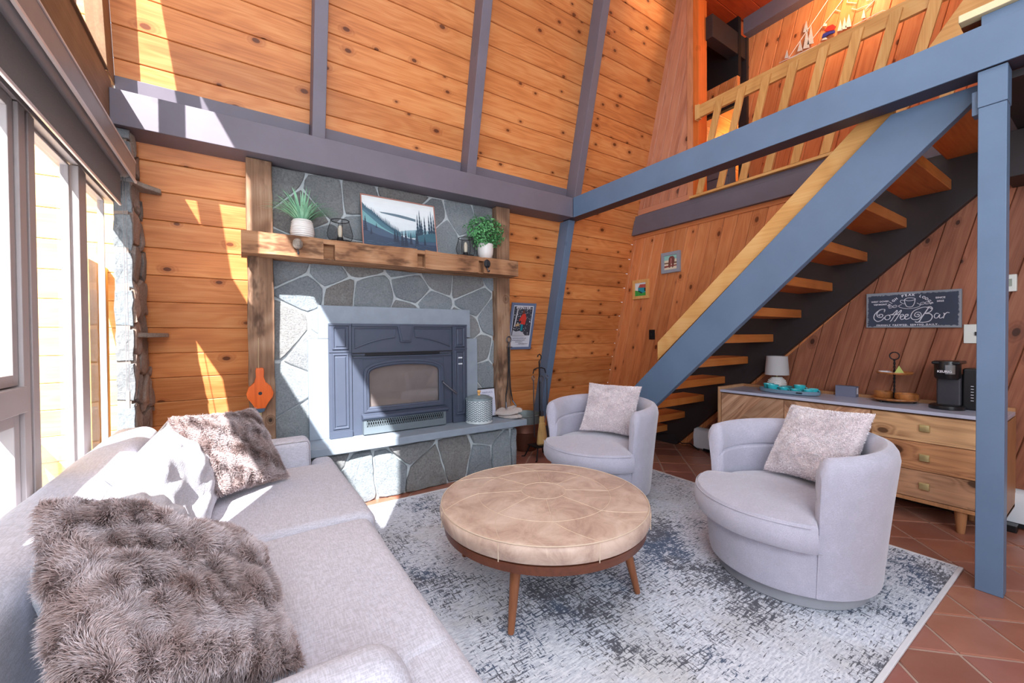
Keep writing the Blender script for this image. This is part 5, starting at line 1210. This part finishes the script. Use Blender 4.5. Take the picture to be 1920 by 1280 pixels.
# tongs on the right post
t = thing('fire_tongs', 'long black iron fire tongs hanging on the right barn-wood post', 'tongs', (2.25, 3.47, 1.0))
one('tong_arms', m['black_matte'], lambda b: (b.tube([(2.250, 3.47, 1.19), (2.252, 3.47, .98), (2.240, 3.47, .80), (2.212, 3.46, .70), (2.206, 3.45, .62)], .006, 8), b.tube([(2.262, 3.47, 1.19), (2.262, 3.47, .98), (2.27, 3.47, .80), (2.28, 3.46, .70), (2.285, 3.45, .64)], .006, 8)), t, smooth=True)
one('ring_handle', m['iron'], lambda b: (b.tube([(2.256+.026*math.cos(a), 3.465, 1.265+.030*math.sin(a)) for a in [2*math.pi*k/24 for k in range(24)]], .006, 8, closed=True), b.tube([(2.256, 3.465, 1.235), (2.256, 3.47, 1.19)], .008, 8), b.tube([(2.225, 3.46, 1.19), (2.29, 3.46, 1.19)], .005, 6)), t, smooth=True)
one('tong_claws', m['iron'], lambda b: (b.tube([(2.206, 3.45, .64), (2.202, 3.44, .58)], .009, 8), b.tube([(2.285, 3.45, .65), (2.30, 3.43, .615), (2.312, 3.42, .59)], .008, 8)), t, smooth=True)
# winter print on the sloped wall
en = Vector((0, -K, 1)).normalized()
def winter(pg):
    rg = random.Random(12)
    pg([(0, 0), (1, 0), (1, 1), (0, 1)], (216, 220, 232)); pg([(.04, .28), (.96, .28), (.96, .97), (.04, .97)], (60, 62, 74))
    for k in range(120):
        u = rg.uniform(.05, .9); v = rg.uniform(.29, .93); s = rg.uniform(.008, .03)
        pg([(u, v), (u+s*1.6, v+s*.2), (u+s*1.4, v+s*.9), (u-s*.2, v+s*.7)], (206, 208, 218) if k % 2 else (128, 132, 146))
    pg([(.08, .5), (.14, .5), (.22, .92), (.16, .92)], (196, 198, 208))
    pg([(.05, .28), (.7, .28), (.55, .36), (.4, .40), (.2, .38), (.05, .42)], (188, 192, 204))
    pg([(.42, .40), (.52, .40), (.52, .58), (.42, .58)], (30, 140, 160)); pg([(.53, .42), (.57, .42), (.57, .55), (.53, .55)], (40, 60, 80))
    pg([(.40, .56), (.62, .55), (.66, .70), (.60, .80), (.50, .83), (.42, .78), (.30, .66), (.34, .62), (.42, .66)], (206, 62, 52)); pg([(.44, .80), (.54, .80), (.55, .87), (.50, .90), (.44, .87)], (110, 58, 50))
    pg([(.16, .50), (.34, .52), (.32, .58), (.18, .56)], (190, 160, 120))
    for j, (u0, u1) in enumerate(((.08, .75), (.08, .68), (.24, .60), (.40, .84))):
        u = u0
        while u < u1: w = rg.uniform(.03, .07); v = .215-.045*j; pg([(u, v), (u+w*.8, v+rg.uniform(-.004, .004)), (u+w*.8, v+.014), (u, v+.012)], (90, 94, 116)); u += w
q, P = picture('framed_print', 'tall grey-framed winter print of a figure in a red coat beside the right post', (2.545, slope_y(1.145)-.032, 1.145), (1, 0, 0), en, .335, .545, .028, flat('steel_frame', 104, 120, 152, .4), winter, .02)
text('WINTER', .052, P(.165, .490, -.004), (1, 0, 0), en, None, bold=.001).build('lettering', m['paper'], q)
# tin, notice, gloves on the hearth
c = (1.872, 3.402, .4905)
t = thing('metal_tin', 'white embossed chevron metal tin with a lid on the hearth', 'tin', c)
Rt = .123
one('tin_body', plain('whitewashed_zinc', srgb(208, 218, 222), .45, .2, mottle=.12, scale=30), lambda b: b.lathe([(Rt-.002, 0), (Rt+.004, .004), (Rt+.004, .010), (Rt, .014), (Rt, .215), (Rt+.004, .220), (0, .22)], c, 56), t, smooth=True)
def chev(b):
    for k in range(20):
        a0 = 2*math.pi*k/20; da = math.pi/20
        for j in range(9):
            z = c[2]+.026+j*.0205; r = Rt+.0005
            for s in (0, 1):
                a1, a2 = a0+da*s*1.0, a0+da*(s+1); z1, z2 = (z+.017, z) if s == 0 else (z, z+.017)
                b.tube([(c[0]+r*math.cos(a1+.01), c[1]+r*math.sin(a1+.01), z1), (c[0]+r*math.cos(a2-.01), c[1]+r*math.sin(a2-.01), z2)], .0030, 4)
one('chevron_relief', flat('grey_relief', 84, 100, 112, .6), chev, t)
one('lid', plain('aged_lid', srgb(140, 158, 166), .5, .3, mottle=.3, scale=30), lambda b: b.lathe([(Rt+.005, .215), (Rt+.007, .222), (Rt+.004, .230), (Rt*.62, .252), (Rt*.55, .253), (0, .255)], c, 48), t, smooth=True)
one('lid_knob', m['oak_z'], lambda b: b.lathe([(.009, .25), (.014, .257), (.009, .270), (.017, .281), (.018, .291), (.010, .302), (0, .304)], c, 20), t, smooth=True)
def notice(pg):
    pg([(0, 0), (1, 0), (1, 1), (0, 1)], (214, 216, 234)); rg = random.Random(3)
    for j in range(9):
        v = .66-.06*j; u = .14
        while u < .84: w = rg.uniform(.04, .10); pg([(u, v), (u+w*.8, v), (u+w*.8, v+.010), (u, v+.010)], (150, 150, 176)); u += w
q, P = picture('framed_notice', 'black-framed paper notice leaning on the stone behind the tin', (1.955, 3.535, .492), (1, .02, 0), (-.10, .10, 1), .245, .295, .011, m['black'], notice)
text('FIREPLACE', .026, P(.128, .248, -.004), (1, .02, 0), (-.10, .10, 1), None).build('lettering', flat('ink_grey', 140, 142, 170), q)
text('USE', .026, P(.128, .214, -.004), (1, .02, 0), (-.10, .10, 1), None).build('lettering', flat('ink_grey2', 140, 142, 170), q)
t = thing('work_gloves', 'pair of folded grey suede work gloves on the right end of the hearth', 'gloves', (2.22, 3.38, .4905))
def glove(b, ox, oy, oz, rot, s=1, rise=0):
    ca, sa = math.cos(rot), math.sin(rot)
    out = [(-.05, -.10), (.05, -.11), (.056, -.02), (.050, .05), (.046, .12), (.032, .125), (.028, .06), (.02, .15), (.006, .15), (.004, .06), (-.004, .145), (-.018, .142), (-.02, .05), (-.028, .12), (-.04, .115), (-.044, .03), (-.075, .07), (-.09, .055), (-.066, -.01), (-.052, -.04)]
    for lay, (h, sc) in enumerate(((0, 1), (.008, 1.02), (.018, .94))):
        pass
    rings = []
    for h, sc in ((0, .97), (.008, 1.02), (.020, .98), (.030, .82)):
        rings.append([(ox+(x*ca-y*sa)*sc*s, oy+(x*sa+y*ca)*sc*s, oz+h+.022*max(0, noise.noise((x*12, y*9, rot)))+rise*max(0, (-x+.03))*3+rise*max(0, y)*1.0) for x, y in out])
    n = len(out); b.add([p for r_ in rings for p in r_], [(i*n+k, i*n+(k+1) % n, i*n+n+(k+1) % n, i*n+n+k) for i in range(3) for k in range(n)]+[tuple(range(3*n, 4*n)), tuple(range(n))[::-1]])
one('glove', m['glove'], lambda b: glove(b, 2.215, 3.40, .491, R(-155), .95), t, bevel=.003)
one('glove', m['glove'], lambda b: glove(b, 2.20, 3.42, .520, R(-140), 1.05, .12), t, bevel=.003)
# bucket and fire tools
c = (2.72, 3.86, .0)
t = thing('copper_bucket', 'aged copper bucket with a galvanised rim behind the fire tools', 'bucket', c)
one('bucket_body', m['copper'], lambda b: b.lathe([(.13, .004), (.135, .01), (.168, .21), (.174, .215), (.170, .222), (.178, .30), (.183, .305), (.179, .31), (.172, .29), (.165, .21), (.13, .02), (0, .02)], c, 48), t, smooth=True)
one('rolled_rim', m['zinc'], lambda b: b.lathe([(.180, .31), (.188, .40), (.194, .405), (.188, .412), (.182, .40), (.174, .31)], c, 48, caps=False), t, smooth=True)
one('kindling', m['oak_x'], lambda b: [b.tube([(c[0]-.1+.03*k, c[1]-.08+.02*k, .25+.01*k), (c[0]+.08+.01*k, c[1]+.09-.01*k, .31)], .014, 7) for k in range(5)], t)
t = thing('fire_tool_set', 'wrought-iron fire tool stand with a hanging broom beside the hearth', 'fire tools', (2.665, 3.50, 0))
x0, y0 = 2.665, 3.50
def stand(b):
    b.tube([(x0, y0, .13), (x0, y0, .98), (x0-.002, y0, 1.03)], .008, 8)
    b.tube([(x0, y0, 1.03), (x0+.022, y0, 1.055), (x0+.024, y0, 1.085), (x0+.006, y0, 1.105), (x0-.016, y0, 1.095), (x0-.022, y0, 1.075)], .006, 8)
    b.tube([(x0-.085, y0, .90), (x0-.070, y0, .945), (x0-.03, y0, .958), (x0+.03, y0, .958), (x0+.070, y0, .945), (x0+.085, y0, .90)], .006, 8)
    b.box(x0-.10, x0+.10, y0-.09, y0+.09, .125, .134)
    for sx in (-1, 1):
        for sy_ in (-1, 1): b.tube([(x0+sx*.08, y0+sy_*.07, .128), (x0+sx*.115, y0+sy_*.10, .03), (x0+sx*.125, y0+sy_*.11, .008), (x0+sx*.15, y0+sy_*.13, .006)], .007, 7)
one('stand', m['black_matte'], stand, t, smooth=True)
one('poker', m['iron'], lambda b: (b.tube([(x0-.092+.014*math.cos(a), y0-.012, .855+.022*math.sin(a)) for a in [2*math.pi*k/18 for k in range(18)]], .0045, 6, closed=True), b.tube([(x0-.088, y0-.012, .835), (x0-.083, y0-.012, .45), (x0-.08, y0-.012, .24), (x0-.06, y0-.012, .22)], .006, 8)), t, smooth=True)
one('shovel', m['iron'], lambda b: (b.tube([(x0+.092+.014*math.cos(a), y0-.012, .855+.022*math.sin(a)) for a in [2*math.pi*k/18 for k in range(18)]], .0045, 6, closed=True), b.tube([(x0+.092, y0-.012, .835), (x0+.092, y0-.012, .32)], .006, 8), b.box(x0+.05, x0+.125, y0-.02, y0-.008, .17, .33)), t)
bm = one('broom', m['iron'], lambda b: (b.tube([(x0-.010, y0-.035, .80), (x0-.024, y0-.035, .825), (x0-.020, y0-.035, .86), (x0+.002, y0-.035, .876), (x0+.024, y0-.035, .858), (x0+.026, y0-.035, .83), (x0+.006, y0-.035, .79), (x0+.004, y0-.035, .50)], .005, 8), b.tube([(x0+.004, y0-.035, .50), (x0+.004, y0-.035, .445)], .016, 12)), t, smooth=True)
def broomhead(b):
    b.lathe([(.030, -.0), (.036, -.03), (.034, -.07), (.040, -.075), (.060, -.21), (.068, -.285), (.0, -.29)], (x0+.004, y0-.035, .445), 24, sy=.55)
    rg = random.Random(1)
    for k in range(220):
        a = rg.uniform(0, 6.28); r1 = rg.uniform(.03, .040); r2 = r1*1.62
        b.tube([(x0+.004+r1*math.cos(a), y0-.035+r1*.55*math.sin(a), .365), (x0+.004+r2*math.cos(a), y0-.035+r2*.55*math.sin(a), .445-.285-rg.uniform(0, .02))], .0013, 3)
one('bristles', m['straw'], broomhead, bm)
# ================================================================== LOFT THINGS
def ski(b):
    pass
AX = 5.235
def apt(px_, py_):     # a pixel of the photograph on the loft wall plane (used only to read off positions)
    x = (px_-960)/FPX; y = (py_-640)/FPX; r_ = F+RR*x-UU*y; s = (AX-.008)/r_.x; q = r_*s; return (AX-.008, q.y, q.z+EYE)
t = thing('ski_wall_ornament', 'white wire ski-slope wall ornament with a red skier and small trees', 'wall ornament', apt(1540, 70))
def wire(b):
    for pts in ([(1461, 118), (1560, 72), (1640, 36), (1720, -2)], [(1479, 108), (1552, 0), (1590, -60)], [(1521, 76), (1566, 18), (1590, -14)], [(1566, 18), (1576, 21)], [(1480, 110), (1560, 78), (1640, 42), (1665, 28), (1664, 20), (1655, 20), (1600, 48)],
        [(1592, -6), (1588, 4), (1606, 6), (1597, 16), (1606, 18), (1630, 8), (1636, -4), (1624, 2)], [(1640, 0), (1622, 18)]):
        P_ = [apt(*p) for p in pts]; b.tube(P_, .004, 5)
one('slope_wire', m['white'], wire, t, smooth=True)
for u, v, w, h in ((1475, 110, 4, 17), (1500, 97, 5, 22), (1512, 92, 6, 38), (1520, 84, 6, 37), (1511, 61, 5, 22), (1575, 59, 5, 22), (1583, 56, 5, 24), (1591, 52, 6, 26), (1619, 35, 4, 18), (1546, 76, 6, 8)):
    one('tree', plain('frosted_tin', srgb(205, 208, 208), .6, mottle=.25, scale=120), lambda b: b.prism([apt(u-w, v), apt(u+w, v-w*.45), apt(u+1, v-h)], (-.004, 0, 0)), t)
one('skier_body', flat('skier_red', 176, 36, 30), lambda b: b.prism([apt(1546, 58), apt(1552, 50), apt(1562, 46), apt(1568, 50), apt(1564, 57), apt(1552, 60)], (-.012, 0, 0)), t, bevel=.003)
one('skier_legs', flat('skier_blue', 30, 40, 130), lambda b: b.prism([apt(1541, 72), apt(1544, 64), apt(1554, 60), apt(1566, 57), apt(1566, 62), apt(1556, 65), apt(1548, 70)], (-.012, 0, 0)), t, bevel=.003)
one('skier_cap', m['white'], lambda b: b.prism([apt(1543, 50), apt(1546, 44), apt(1551, 45), apt(1550, 50)], (-.014, 0, 0)), t, bevel=.003)
t = thing('dresser', 'dark grey dresser standing in the loft behind the first balusters', 'dresser', (5.3, 3.0, 2.84))
one('dresser_body', flat('dresser_grey', 92, 98, 112), lambda b: b.box(5.0, 5.14, 2.72, 3.02, 2.842, 3.45), t, bevel=.004)
for k in range(3): one('drawer_front', flat('dresser_front', 104, 110, 124), lambda b: b.box(4.985, 4.999, 2.735, 3.005, 2.87+.19*k, 3.045+.19*k), t, bevel=.003)

for o_ in COL.objects:
    if o_.parent is None and (o_.name.startswith('swivel_chair') or o_.name == 'ottoman'): o_.location.z += .0115
